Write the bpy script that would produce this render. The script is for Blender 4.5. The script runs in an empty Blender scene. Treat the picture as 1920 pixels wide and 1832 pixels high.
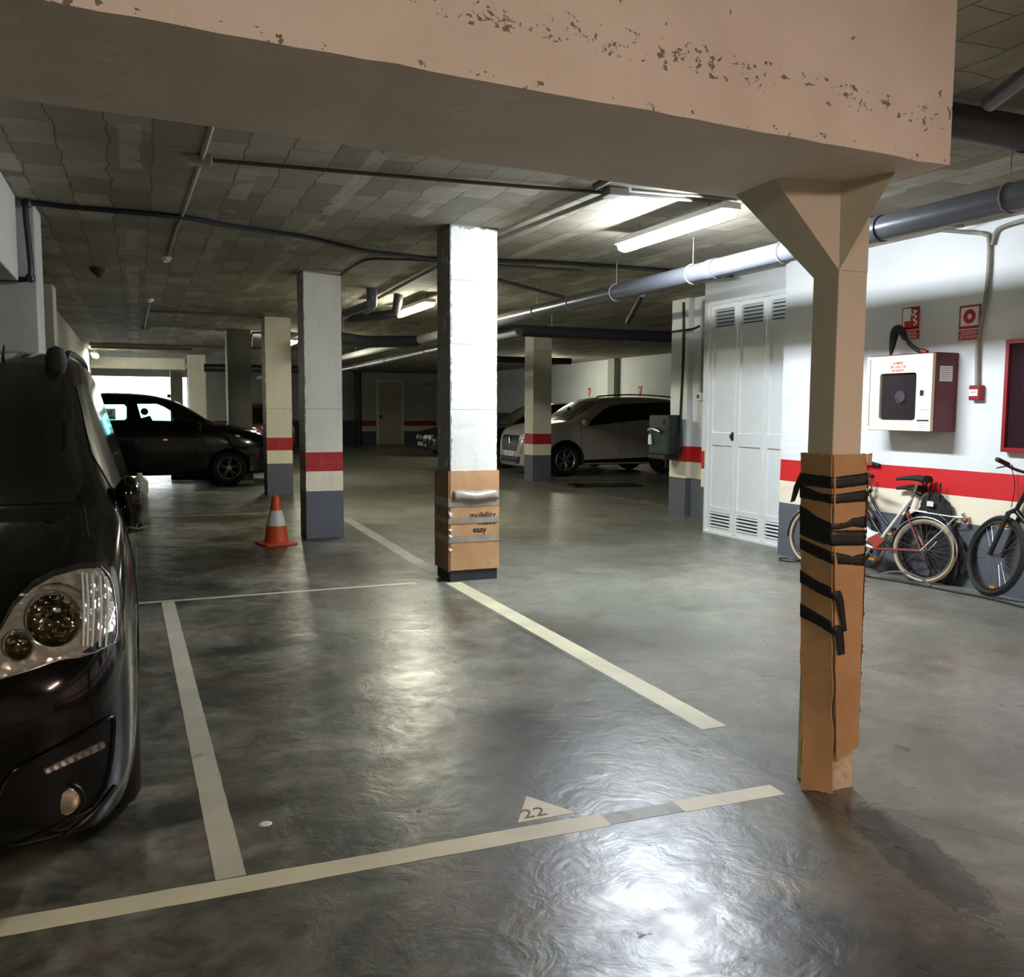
import bpy, bmesh, math, random
from mathutils import Vector, Matrix, noise as mnoise
from mathutils.bvhtree import BVHTree
random.seed(7)
R = math.radians
scn = bpy.context.scene
COL = scn.collection

# ------------------------------------------------------------ camera, world, lights, exposure
EYE = Vector((0, 0, 1.5))
CR = Vector((.9228025, -.3852430, .0048286)); CU = Vector((.0292343, .0825130, .9961611)); CB = Vector((-.3841625, -.9191187, .0874056))
cam = bpy.data.cameras.new('camera'); cam.lens = 1682 / 1920 * 36; cam.sensor_width = 36; cam.sensor_fit = 'HORIZONTAL'
cam.clip_start = .02; cam.clip_end = 200
camo = bpy.data.objects.new('camera', cam); COL.objects.link(camo)
m3 = Matrix((CR, CU, CB)).transposed().to_4x4(); m3.translation = EYE
camo.matrix_world = m3; scn.camera = camo
scn.view_settings.view_transform = 'Standard'; scn.view_settings.look = 'None'
scn.view_settings.exposure = 2.05; scn.view_settings.gamma = 1; scn.view_settings.use_curve_mapping = False
world = bpy.data.worlds.new('world'); scn.world = world; world.use_nodes = True
world.node_tree.nodes['Background'].inputs[0].default_value = (.93, 1, .97, 1)
world.node_tree.nodes['Background'].inputs[1].default_value = 2.6
TUBE = 70.0            # radiance of the cool white tubes
TUBE_WARM = 62.0       # radiance of the warm tube behind the camera

def ray(u, v): return (CR * (u - 960) - CU * (v - 916) - CB * 1682)
def atz(u, v, z=0.): r = ray(u, v); return EYE + r * ((z - 1.5) / r.z)
def atx(u, v, x): r = ray(u, v); return EYE + r * (x / r.x)
def aty(u, v, y): r = ray(u, v); return EYE + r * (y / r.y)

# ------------------------------------------------------------ materials
def lin(c):
    return tuple((x / 255 / 12.92 if x / 255 <= .04045 else ((x / 255 + .055) / 1.055) ** 2.4) for x in c) + (1,)
class NT:
    def __init__(s, name):
        s.m = bpy.data.materials.new(name); s.m.use_nodes = True; s.t = s.m.node_tree
        s.b = s.t.nodes['Principled BSDF']; s.out = s.t.nodes['Material Output']
    def n(s, kind, **kw):
        nd = s.t.nodes.new(kind)
        for k, v in kw.items():
            if k.startswith('i_'):
                key = k[2:]; key = int(key) if key.isdigit() else key.replace('_', ' ')
                nd.inputs[key].default_value = v
            else: setattr(nd, k, v)
        return nd
    def l(s, a, b): s.t.links.new(a, b)
    def pos(s): return s.n('ShaderNodeNewGeometry').outputs['Position']
    def obj(s): return s.n('ShaderNodeTexCoord').outputs['Object']
    def noise(s, vec, scale, detail=4, rough=.55, dist=0, stretch=None):
        if stretch:
            mp = s.n('ShaderNodeMapping'); mp.inputs['Scale'].default_value = stretch; s.l(vec, mp.inputs[0]); vec = mp.outputs[0]
        nd = s.n('ShaderNodeTexNoise'); nd.inputs['Scale'].default_value = scale; nd.inputs['Detail'].default_value = detail
        nd.inputs['Roughness'].default_value = rough; nd.inputs['Distortion'].default_value = dist; s.l(vec, nd.inputs['Vector']); return nd.outputs[0]
    def ramp(s, fac, stops, interp='LINEAR'):
        nd = s.n('ShaderNodeValToRGB'); cr = nd.color_ramp; cr.interpolation = interp
        while len(cr.elements) < len(stops): cr.elements.new(.5)
        for e, (p, c) in zip(cr.elements, stops):
            e.position = p; e.color = c if len(c) == 4 else tuple(c) + (1,)
        s.l(fac, nd.inputs[0]); return nd.outputs[0]
    def mix(s, fac, a, b, mode='MIX'):
        nd = s.n('ShaderNodeMix', data_type='RGBA', blend_type=mode)
        for sock, v in ((nd.inputs[0], fac), (nd.inputs[6], a), (nd.inputs[7], b)):
            if hasattr(v, 'is_output'): s.l(v, sock)
            else: sock.default_value = v
        return nd.outputs[2]
    def math(s, op, a, b=0., c=0.):
        nd = s.n('ShaderNodeMath', operation=op)
        for sock, v in zip(nd.inputs, (a, b, c)):
            if hasattr(v, 'is_output'): s.l(v, sock)
            else: sock.default_value = v
        return nd.outputs[0]
    def sep(s, v): nd = s.n('ShaderNodeSeparateXYZ'); s.l(v, nd.inputs[0]); return nd.outputs
    def band(s, v, c, w):   # 1 where |v-c|<w
        return s.math('LESS_THAN', s.math('ABSOLUTE', s.math('SUBTRACT', v, c)), w)
    def bump(s, h, strength=.3, dist=.01):
        nd = s.n('ShaderNodeBump'); nd.inputs['Strength'].default_value = strength; nd.inputs['Distance'].default_value = dist
        s.l(h, nd.inputs['Height']); s.l(nd.outputs[0], s.b.inputs['Normal'])
    def set(s, name, v):
        sock = s.b.inputs[name]
        if hasattr(v, 'is_output'): s.l(v, sock)
        else: sock.default_value = v
MC = {}
def simple(name, rgb, rough=.5, metal=0., var=.12, scale=8, bump=0., coat=0., spec=.5):
    if name in MC: return MC[name]
    t = NT(name); c = lin(rgb); f = t.noise(t.obj(), scale, 4)
    d = tuple(x * (1 - var) for x in c[:3]) + (1,); u = tuple(min(1, x * (1 + var)) for x in c[:3]) + (1,)
    t.set('Base Color', t.ramp(f, [(.3, d), (.7, u)])); t.set('Roughness', rough); t.set('Metallic', metal)
    t.set('Coat Weight', coat); t.set('Coat Roughness', .04); t.set('Specular IOR Level', spec)
    if bump: t.bump(t.noise(t.obj(), scale * 5, 5), bump, .005)
    MC[name] = t.m; return t.m
def emissive(name, rgb, strength):
    t = NT(name); t.set('Base Color', (.9, .9, .9, 1)); t.set('Emission Color', lin(rgb)); t.set('Emission Strength', strength); return t.m

CEIL_Z = 3.06
def wall_mat(name, white=(214, 216, 210), lines=(), vline=None, chips=True, bands=True, redl=(168, 22, 26), edges=()):
    t = NT(name); p = t.pos(); x, y, z = t.sep(p)
    n1 = t.noise(p, 1.3, 5); n2 = t.noise(p, 14, 5)
    w = lin(white); w2 = tuple(c * .86 for c in w[:3]) + (1,)
    wc = t.ramp(n1, [(.3, w2), (.65, w)])
    if bands:
        zz = t.math('ADD', z, t.math('MULTIPLY', t.math('SUBTRACT', n2, .5), .006))
        col = t.mix(t.math('GREATER_THAN', zz, .55), lin((88, 92, 99)), lin((232, 222, 196)))
        col = t.mix(t.math('GREATER_THAN', zz, .78), col, lin(redl))
        col = t.mix(t.math('GREATER_THAN', zz, 1.0), col, wc)
    else: col = wc
    for lz in lines:
        col = t.mix(t.math('MULTIPLY', t.band(z, lz, .004), .5), col, lin((90, 88, 82)))
    if chips:
        cm = t.math('GREATER_THAN', t.noise(p, 22, 6, .7, .3), .69)
        col = t.mix(t.math('MULTIPLY', cm, .55), col, lin((120, 112, 98)))
        col = t.mix(t.math('MULTIPLY', t.ramp(t.noise(p, 3, 6, .6, 0, (3, 3, .5)), [(.5, (0, 0, 0)), (.8, (1, 1, 1))]), .25), col, lin((135, 130, 118)))
    for ax, c0, wd in edges:      # knocked and chipped arrises
        near = t.math('LESS_THAN', t.math('ABSOLUTE', t.math('SUBTRACT', (x, y, z)[ax], c0)), t.math('MULTIPLY', t.math('SUBTRACT', t.noise(p, 9, 6, .75, .4), .38), wd * 4))
        col = t.mix(t.math('MULTIPLY', near, .75), col, lin((92, 84, 76)))
    t.set('Base Color', col); t.set('Roughness', .62); t.bump(t.noise(p, 16, 6), .25, .01)
    return t.m
M_wall = wall_mat('painted_wall', (222, 224, 222), chips=False, redl=(196, 26, 30))
M_pil = wall_mat('painted_pillar', (224, 220, 202), lines=(1.5,), edges=((0, 1.78, .016), (0, 2.215, .008)))
M_pilD = wall_mat('painted_pillar_warm', (224, 218, 196), lines=(1.5,), edges=((0, 2.06, .014), (0, 2.50, .008)))
M_pilF = wall_mat('painted_pillar_dim', (220, 216, 198), lines=(1.5,))
M_pilB = wall_mat('painted_pillar_bright', (222, 224, 216), lines=(1.5, 2.06, 2.6), bands=False, edges=((0, 2.49, .022), (0, 2.925, .012), (2, CEIL_Z, .03)))
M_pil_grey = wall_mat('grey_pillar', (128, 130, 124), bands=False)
M_plain = wall_mat('plain_plaster', (200, 200, 190), bands=False)
M_farwall = wall_mat('far_wall', (188, 192, 192), chips=False, redl=(150, 24, 30))

def beam_mat():
    t = NT('beam_plaster'); p = t.pos(); x, y, z = t.sep(p)
    base = t.ramp(t.noise(p, 2.2, 5), [(.3, lin((212, 200, 186))), (.7, lin((230, 220, 208)))])
    honey = t.math('GREATER_THAN', t.noise(p, 30, 5, .65, .4, (1, 1, 1.3)), .585)
    cz = t.math('ADD', 2.56, t.math('MULTIPLY', x, -.02))
    bnd = t.math('LESS_THAN', t.math('ABSOLUTE', t.math('SUBTRACT', z, cz)), t.math('MULTIPLY', t.noise(p, 5, 2), .085))
    bnd2 = t.math('LESS_THAN', t.math('SUBTRACT', z, 2.36), t.math('MULTIPLY', t.noise(p, 4, 2), .05))
    mk = t.math('MULTIPLY', honey, bnd)
    mk2 = t.math('MULTIPLY', t.math('GREATER_THAN', t.noise(p, 30, 4, .6), .63), bnd2)
    spots = t.math('GREATER_THAN', t.noise(p, 26, 3, .4), .76)
    nz = t.sep(t.n('ShaderNodeNewGeometry').outputs['Normal'])[2]; face = t.math('GREATER_THAN', nz, -.4)
    m = t.math('MULTIPLY', t.math('MAXIMUM', t.math('MAXIMUM', mk, mk2), spots), face)
    col = t.mix(t.math('MULTIPLY', m, .8), base, lin((62, 56, 52)))
    seam = t.math('MAXIMUM', t.band(x, .1, .003), t.band(x, 1.05, .002))
    col = t.mix(t.math('MULTIPLY', seam, .5), col, lin((225, 215, 190)))
    t.set('Base Color', col); t.set('Roughness', .7)
    h = t.math('SUBTRACT', t.noise(p, 20, 5), t.math('MULTIPLY', m, .8)); t.bump(h, .35, .012)
    return t.m
M_beam = beam_mat()

def ceiling_mat():
    t = NT('block_ceiling'); p = t.pos()
    mp = t.n('ShaderNodeMapping'); mp.inputs['Rotation'].default_value = (0, 0, R(90)); mp.inputs['Location'].default_value = (.1, .33, 0); t.l(p, mp.inputs[0])
    wob = t.n('ShaderNodeVectorMath', operation='MULTIPLY_ADD'); nz = t.n('ShaderNodeTexNoise'); nz.inputs['Scale'].default_value = 3; t.l(p, nz.inputs['Vector'])
    t.l(nz.outputs[1], wob.inputs[0]); wob.inputs[1].default_value = (.10, .10, 0); t.l(mp.outputs[0], wob.inputs[2])
    br = t.n('ShaderNodeTexBrick', offset=.5, squash=1); t.l(wob.outputs[0], br.inputs['Vector'])
    br.inputs['Scale'].default_value = 1; br.inputs['Brick Width'].default_value = .5; br.inputs['Row Height'].default_value = .26
    br.inputs['Mortar Size'].default_value = .005; br.inputs['Mortar Smooth'].default_value = .2
    br.inputs['Color1'].default_value = lin((132, 125, 108)); br.inputs['Color2'].default_value = lin((170, 163, 143)); br.inputs['Mortar'].default_value = lin((98, 92, 78))
    x, y, z = t.sep(p)
    # precast joists, a lighter strip every 0.72 m
    fr = t.math('FRACT', t.math('DIVIDE', t.math('ADD', x, t.math('MULTIPLY', t.noise(p, 1.5, 2), .1)), .72))
    joist = t.math('MULTIPLY', t.math('LESS_THAN', fr, .17), t.math('GREATER_THAN', t.noise(p, 1.1, 3), .5))
    col = t.mix(t.math('MULTIPLY', joist, .55), br.outputs[0], lin((196, 190, 176)))
    rib = t.math('FRACT', t.math('DIVIDE', y, .27))
    ribm = t.math('MULTIPLY', t.math('LESS_THAN', rib, .05), t.math('GREATER_THAN', y, 10.))
    col = t.mix(t.math('MULTIPLY', ribm, .7), col, lin((96, 92, 84)))
    st = t.ramp(t.noise(p, 1.4, 6, .65, .5), [(.45, (0, 0, 0)), (.75, (1, 1, 1))])
    col = t.mix(t.math('MULTIPLY', st, .5), col, lin((92, 82, 64)))
    t.set('Base Color', col); t.set('Roughness', .8)
    h = t.math('SUBTRACT', t.math('MULTIPLY', t.noise(p, 11, 5), .5), t.math('ADD', br.outputs[1], ribm)); t.bump(h, .45, .015)
    return t.m
M_ceil = ceiling_mat()

def floor_mat():
    t = NT('polished_concrete'); p = t.pos(); x, y, z = t.sep(p)
    a = t.noise(p, .7, 7, .62, .8); b = t.noise(p, 2.6, 8, .68, 1.0); c = t.noise(p, 9, 6, .7, .6)
    f = t.math('ADD', t.math('MULTIPLY', a, .5), t.math('ADD', t.math('MULTIPLY', b, .35), t.math('MULTIPLY', c, .15)))
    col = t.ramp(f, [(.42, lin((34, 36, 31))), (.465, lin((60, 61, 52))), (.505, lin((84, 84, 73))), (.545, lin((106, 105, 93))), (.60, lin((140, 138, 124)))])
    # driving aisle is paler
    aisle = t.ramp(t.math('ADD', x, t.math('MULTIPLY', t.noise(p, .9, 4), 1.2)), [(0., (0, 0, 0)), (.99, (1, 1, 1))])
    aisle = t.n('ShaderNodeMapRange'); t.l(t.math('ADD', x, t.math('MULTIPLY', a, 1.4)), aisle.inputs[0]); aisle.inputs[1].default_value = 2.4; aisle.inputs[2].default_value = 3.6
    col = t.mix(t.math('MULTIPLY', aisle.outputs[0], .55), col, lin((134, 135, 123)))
    red = t.ramp(t.noise(p, 1.3, 5, .62, 1.2), [(.50, (0, 0, 0)), (.64, (1, 1, 1))])
    col = t.mix(t.math('MULTIPLY', red, .38), col, lin((98, 76, 62)))
    grn = t.ramp(t.noise(p, 1.7, 5, .62, .7, (1, 1, 3)), [(.56, (0, 0, 0)), (.68, (1, 1, 1))])
    col = t.mix(t.math('MULTIPLY', grn, .35), col, lin((58, 66, 54)))
    pits = t.math('GREATER_THAN', t.noise(p, 6, 6, .66, .6), .665)
    col = t.mix(t.math('MULTIPLY', pits, .45), col, lin((34, 36, 34)))
    # saw cuts
    cut = t.math('MAXIMUM', t.math('MULTIPLY', t.band(x, 2.39, .004), t.math('GREATER_THAN', y, 2.0)), t.band(t.math('SUBTRACT', y, t.math('MULTIPLY', x, -.02)), 4.04, .0035))
    cut = t.math('MAXIMUM', cut, t.math('MAXIMUM', t.band(y, 9.6, .005), t.math('MULTIPLY', t.band(t.math('ADD', x, t.math('MULTIPLY', y, .55)), 3.95, .003), t.math('LESS_THAN', y, 2.7))))
    col = t.mix(t.math('MULTIPLY', cut, .75), col, lin((34, 34, 32)))
    # thin post's cast shadow painted into the colour, merged with oil staining
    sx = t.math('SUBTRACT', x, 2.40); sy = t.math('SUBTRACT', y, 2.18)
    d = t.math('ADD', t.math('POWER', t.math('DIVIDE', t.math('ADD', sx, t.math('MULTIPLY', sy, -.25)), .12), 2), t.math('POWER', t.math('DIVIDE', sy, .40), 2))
    shadow_stain = t.math('LESS_THAN', t.math('ADD', d, t.math('MULTIPLY', t.math('SUBTRACT', t.noise(p, 11, 8, .8, 1.5), .5), 3.2)), .95)
    col = t.mix(t.math('MULTIPLY', shadow_stain, .7), col, lin((46, 38, 28)))
    t.set('Base Color', col)
    rg = t.ramp(t.math('ADD', t.math('MULTIPLY', b, .6), t.math('MULTIPLY', c, .4)), [(.3, (.46, .46, .46)), (.5, (.34, .34, .34)), (.7, (.22, .22, .22))])
    rn = t.n('ShaderNodeRGBToBW'); t.l(rg, rn.inputs[0])
    t.set('Roughness', t.math('ADD', rn.outputs[0], t.math('MULTIPLY', pits, .2))); t.set('Specular IOR Level', .55)
    h = t.math('ADD', t.math('MULTIPLY', t.noise(p, 6, 5, .6, .8), .8), t.math('ADD', t.math('MULTIPLY', t.noise(p, 28, 4, .6), .16), t.math('MULTIPLY', cut, -.8)))
    t.bump(h, .26, .02)
    return t.m
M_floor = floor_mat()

def paint_mat(name, rgb, wear=.5):
    t = NT(name); p = t.pos()
    w = t.ramp(t.noise(p, 7, 7, .7, .5), [(wear, (0, 0, 0)), (wear + .08, (1, 1, 1))])
    c = t.ramp(t.noise(p, 2.5, 6), [(.3, tuple(v * .72 for v in lin(rgb)[:3]) + (1,)), (.7, lin(rgb))])
    t.set('Base Color', t.mix(t.math('MULTIPLY', w, .75), c, lin((84, 82, 74)))); t.set('Roughness', .5); t.bump(t.noise(p, 30, 4), .15, .004)
    return t.m
M_line = paint_mat('worn_line_paint', (186, 182, 160), .6)
M_line_b = paint_mat('line_paint', (208, 202, 168), .64)
M_line_f = paint_mat('faded_line_paint', (140, 138, 122), .52)

def card_mat():
    t = NT('brown_cardboard'); p = t.obj()
    c = t.ramp(t.noise(p, 3.5, 6, .6), [(.3, lin((168, 128, 86))), (.7, lin((196, 155, 110)))])
    st = t.ramp(t.noise(p, 4, 3, .5, .3, (1, 1, .35)), [(.6, (0, 0, 0)), (.75, (1, 1, 1))])
    c = t.mix(t.math('MULTIPLY', st, .35), c, lin((128, 98, 64)))
    t.set('Base Color', c); t.set('Roughness', .68)
    wv = t.n('ShaderNodeTexWave', wave_type='BANDS', bands_direction='Z'); wv.inputs['Scale'].default_value = 60; t.l(p, wv.inputs[0])
    t.bump(t.math('ADD', t.math('MULTIPLY', wv.outputs[1], .2), t.noise(p, 6, 4)), .3, .01)
    return t.m
M_card = card_mat()
M_card_torn = simple('torn_cardboard', (196, 158, 112), .8, var=.2, scale=40)
M_tape = simple('black_tape', (26, 27, 26), .42, var=.2, scale=30, bump=.3)
M_clear = simple('shiny_packing_tape', (150, 142, 130), .3, metal=.1, var=.2, scale=12, bump=.35)
M_black = simple('black_plastic', (22, 22, 23), .4)
M_rubber = simple('black_rubber', (24, 24, 24), .75, var=.25, scale=20)
M_chrome = simple('chrome', (205, 205, 205), .24, 1., var=.05)
M_alu = simple('brushed_aluminium', (170, 172, 175), .32, 1., var=.08)
M_steel = simple('painted_steel', (150, 148, 142), .45)
M_white = simple('white_enamel', (226, 229, 228), .22, var=.03, coat=.3)
M_cream = simple('cream_enamel', (226, 220, 190), .35, var=.03)
M_red = simple('red_enamel', (140, 22, 30), .4, var=.1)
M_redd = simple('dark_red_enamel', (96, 22, 30), .45, var=.1)
M_pvc = simple('grey_plastic_pipe', (96, 98, 104), .3, var=.08)
M_pvcd = simple('dark_plastic_pipe', (42, 44, 46), .4, var=.15)
M_pvcw = simple('white_plastic_pipe', (205, 205, 200), .35, var=.08)
M_cable = simple('black_cable', (18, 20, 22), .4)
M_cond = simple('painted_conduit', (142, 138, 126), .55, var=.15)
M_condd = simple('dusty_dark_conduit', (70, 66, 58), .6, var=.2)
M_carblk = simple('black_car_paint', (7, 7, 9), .14, var=.05, coat=.3, spec=.25)
M_carvan = simple('dark_van_paint', (6, 6, 6), .12, var=.05, coat=.35, spec=.2)
M_carwht = simple('pale_car_paint', (172, 165, 160), .35, var=.03, coat=.8)
M_carred = simple('red_car_paint', (128, 16, 22), .3, var=.05, coat=1.)
M_carnavy = simple('dark_blue_car_paint', (20, 24, 32), .25, var=.05, coat=1.)
M_glassd = simple('dark_car_glass', (16, 20, 22), .06, var=.05, coat=.6)
M_well = simple('wheel_well_liner', (8, 8, 8), .9)
M_plate = simple('plate_white', (226, 228, 226), .35, var=.03)
M_ink = simple('black_ink', (24, 22, 22), .6)
M_redink = simple('red_ink', (186, 30, 34), .6)
M_orange = simple('orange_plastic', (208, 78, 24), .45, var=.12)
M_refl = simple('white_reflective_sleeve', (214, 212, 206), .4, var=.05)
M_amber = simple('amber_reflector', (196, 120, 30), .25)
M_tyrec = simple('cream_tyre', (176, 160, 132), .6, var=.15)
M_bag = simple('black_fabric', (20, 20, 22), .85, var=.3, scale=18, bump=.5)

def glass_mat(name, tint, rough=.02):
    t = NT(name); t.t.nodes.remove(t.b)
    tr = t.n('ShaderNodeBsdfTransparent'); tr.inputs[0].default_value = tint
    gl = t.n('ShaderNodeBsdfGlossy'); gl.inputs['Roughness'].default_value = rough
    lw = t.n('ShaderNodeLayerWeight'); lw.inputs[0].default_value = .5; fac = t.math('ADD', t.math('MULTIPLY', t.math('POWER', lw.outputs[1], 4.), .5), .04)
    mx = t.n('ShaderNodeMixShader'); t.l(fac, mx.inputs[0]); t.l(tr.outputs[0], mx.inputs[1]); t.l(gl.outputs[0], mx.inputs[2])
    t.l(mx.outputs[0], t.out.inputs[0]); return t.m
M_lens = glass_mat('clear_lamp_lens', (.93, .93, .9, 1))
M_tint = glass_mat('green_tinted_car_glass', (.38, .70, .72, 1))
M_smoke = glass_mat('smoked_cabinet_glass', (.88, .84, .86, 1), .05)
M_bottle = simple('milky_plastic', (176, 174, 160), .3, var=.2, scale=6)
M_tube = emissive('cool_tube_light', (235, 244, 255), TUBE)
M_tubef = emissive('far_tube_light', (255, 252, 226), TUBE * .5)
M_tubew = emissive('warm_tube_light', (255, 220, 206), TUBE_WARM)

# ------------------------------------------------------------ mesh helpers
class MB:
    def __init__(s): s.v = []; s.f = []; s.m = []
    def add(s, vs, fs, mi=0):
        o = len(s.v); s.v += [tuple(v) for v in vs]; s.f += [tuple(i + o for i in f) for f in fs]; s.m += [mi] * len(fs); return s
    def box(s, c, d, rot=None, mi=0):
        x, y, z = d[0] / 2, d[1] / 2, d[2] / 2
        vs = [Vector((i, j, k)) for i in (-x, x) for j in (-y, y) for k in (-z, z)]
        if rot is not None: vs = [rot @ v for v in vs]
        vs = [v + Vector(c) for v in vs]
        return s.add(vs, [(0, 1, 3, 2), (4, 6, 7, 5), (0, 4, 5, 1), (2, 3, 7, 6), (0, 2, 6, 4), (1, 5, 7, 3)], mi)
    def bb(s, a, b, mi=0):
        return s.box([(p + q) / 2 for p, q in zip(a, b)], [abs(q - p) for p, q in zip(a, b)], None, mi)
    def tube(s, pts, r, n=12, mi=0, closed=False, caps=True):
        pts = [Vector(p) for p in pts]; k = len(pts); rr = r if isinstance(r, (list, tuple)) else [r] * k
        dirs = []
        for i in range(k):
            a = pts[(i - 1) % k] if (i or closed) else pts[i]; b = pts[(i + 1) % k] if (i < k - 1 or closed) else pts[i]
            dirs.append((b - a).normalized())
        up = Vector((0, 0, 1)) if abs(dirs[0].z) < .9 else Vector((1, 0, 0))
        u = dirs[0].cross(up).normalized(); vs = []
        for i in range(k):
            d = dirs[i]; u = (u - d * u.dot(d)).normalized(); w = d.cross(u)
            for j in range(n):
                a = 2 * math.pi * j / n; vs.append(pts[i] + (u * math.cos(a) + w * math.sin(a)) * rr[i])
        fs = []
        for i in range(k if closed else k - 1):
            i2 = (i + 1) % k
            for j in range(n):
                j2 = (j + 1) % n; fs.append((i * n + j, i * n + j2, i2 * n + j2, i2 * n + j))
        if caps and not closed:
            fs.append(tuple(range(n - 1, -1, -1))); fs.append(tuple((k - 1) * n + j for j in range(n)))
        return s.add(vs, fs, mi)
    def lathe(s, prof, c=(0, 0, 0), axis='z', n=32, mi=0, closed=False):
        vs = []; fs = []
        for (r, h) in prof:
            for j in range(n):
                a = 2 * math.pi * j / n; x, y = r * math.cos(a), r * math.sin(a)
                v = {'z': (x, y, h), 'y': (x, h, y), 'x': (h, x, y)}[axis]; vs.append([v[q] + c[q] for q in range(3)])
        k = len(prof)
        for i in range(k if closed else k - 1):
            i2 = (i + 1) % k
            for j in range(n):
                j2 = (j + 1) % n; fs.append((i * n + j, i * n + j2, i2 * n + j2, i2 * n + j))
        if not closed:
            fs.append(tuple(range(n))); fs.append(tuple((k - 1) * n + j for j in range(n - 1, -1, -1)))
        return s.add(vs, fs, mi)
    def prism(s, poly, axis, a, b, mi=0):   # polygon in the plane normal to axis, from a to b
        n = len(poly); vs = []
        for h in (a, b):
            for (p, q) in poly: vs.append({'x': (h, p, q), 'y': (p, h, q), 'z': (p, q, h)}[axis])
        fs = [tuple(range(n)), tuple(range(2 * n - 1, n - 1, -1))] + [(i, (i + 1) % n, (i + 1) % n + n, i + n) for i in range(n)]
        return s.add(vs, fs, mi)
    def build(s, name, mats, parent=None, smooth=False, bevel=0., sub=0):
        me = bpy.data.meshes.new(name); me.from_pydata(s.v, [], s.f); me.update()
        bm = bmesh.new(); bm.from_mesh(me)
        for f, mi in zip(bm.faces, s.m): f.material_index = mi
        bmesh.ops.recalc_face_normals(bm, faces=bm.faces); bm.to_mesh(me); bm.free()
        for m in (mats if isinstance(mats, (list, tuple)) else [mats]): me.materials.append(m)
        if smooth:
            for p in me.polygons: p.use_smooth = True
        o = bpy.data.objects.new(name, me); COL.objects.link(o)
        if parent: o.parent = parent
        if bevel:
            b = o.modifiers.new('bevel', 'BEVEL'); b.width = bevel; b.segments = 2; b.limit_method = 'ANGLE'; b.angle_limit = R(40)
        if sub:
            b = o.modifiers.new('sub', 'SUBSURF'); b.levels = sub; b.render_levels = sub
        if smooth and not sub:
            smooth_by_angle(o)
        return o
def smooth_by_angle(o, ang=38):
    me = o.data; bm = bmesh.new(); bm.from_mesh(me)
    for e in bm.edges:
        if len(e.link_faces) == 2 and e.calc_face_angle(0) > R(ang): e.smooth = False
    bm.to_mesh(me); bm.free()
def tag(o, label=None, cat=None, group=None, kind=None):
    if label: o['label'] = label
    if cat: o['category'] = cat
    if group: o['group'] = group
    if kind: o['kind'] = kind
    return o
def empty(name, loc=(0, 0, 0), rot=(0, 0, 0), label=None, cat=None, group=None):
    o = bpy.data.objects.new(name, None); COL.objects.link(o); o.location = loc; o.rotation_euler = rot; o.empty_display_size = .1
    return tag(o, label, cat, group)
def struct(o): o['kind'] = 'structure'; return o
def copy_tree(o, parent=None):
    c = o.copy(); COL.objects.link(c); c.parent = parent
    for ch in list(o.children): copy_tree(ch, c)
    return c
FONT = None
def text_mesh(name, body, size, mat, parent, origin, right, up, align='CENTER', shear=0., bold=0.):
    cu = bpy.data.curves.new(name, 'FONT'); cu.body = body; cu.size = size; cu.extrude = .0006; cu.align_x = align; cu.align_y = 'CENTER'; cu.shear = shear; cu.offset = bold; cu.space_line = .95
    cu.resolution_u = 3
    to = bpy.data.objects.new(name + '_t', cu); COL.objects.link(to)
    dg = bpy.context.evaluated_depsgraph_get(); me = bpy.data.meshes.new_from_object(to.evaluated_get(dg)); bpy.data.objects.remove(to)
    right = Vector(right).normalized(); up = Vector(up).normalized(); nrm = right.cross(up)
    mtx = Matrix((right, up, nrm)).transposed().to_4x4(); mtx.translation = Vector(origin)
    me.transform(mtx); me.materials.clear(); me.materials.append(mat); me.name = name
    o = bpy.data.objects.new(name, me); COL.objects.link(o); o.parent = parent
    return o
def arc(c, r, a0, a1, n, plane='xz'):
    out = []
    for i in range(n + 1):
        a = R(a0 + (a1 - a0) * i / n); p, q = r * math.cos(a), r * math.sin(a)
        out.append({'xz': (c[0] + p, c[1], c[2] + q), 'yz': (c[0], c[1] + p, c[2] + q), 'xy': (c[0] + p, c[1] + q, c[2])}[plane])
    return out
def catmull(pts, k):
    pts = [Vector(p) for p in pts]; out = []
    for i in range(len(pts) - 1):
        p0 = pts[max(i - 1, 0)]; p1 = pts[i]; p2 = pts[i + 1]; p3 = pts[min(i + 2, len(pts) - 1)]
        for j in range(k):
            t = j / k
            out.append(.5 * ((2 * p1) + (p2 - p0) * t + (2 * p0 - 5 * p1 + 4 * p2 - p3) * t * t + (3 * p1 - p0 - 3 * p2 + p3) * t ** 3))
    out.append(pts[-1]); return out
def rrect(x0, y0, x1, y1, r, n=4):
    out = []
    for cx, cy, a in ((x1 - r, y1 - r, 0), (x0 + r, y1 - r, 90), (x0 + r, y0 + r, 180), (x1 - r, y0 + r, 270)):
        for i in range(n + 1):
            t = R(a + 90 * i / n); out.append((cx + r * math.cos(t), cy + r * math.sin(t)))
    return out

CEIL = 3.06; WX = 6.52
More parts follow.
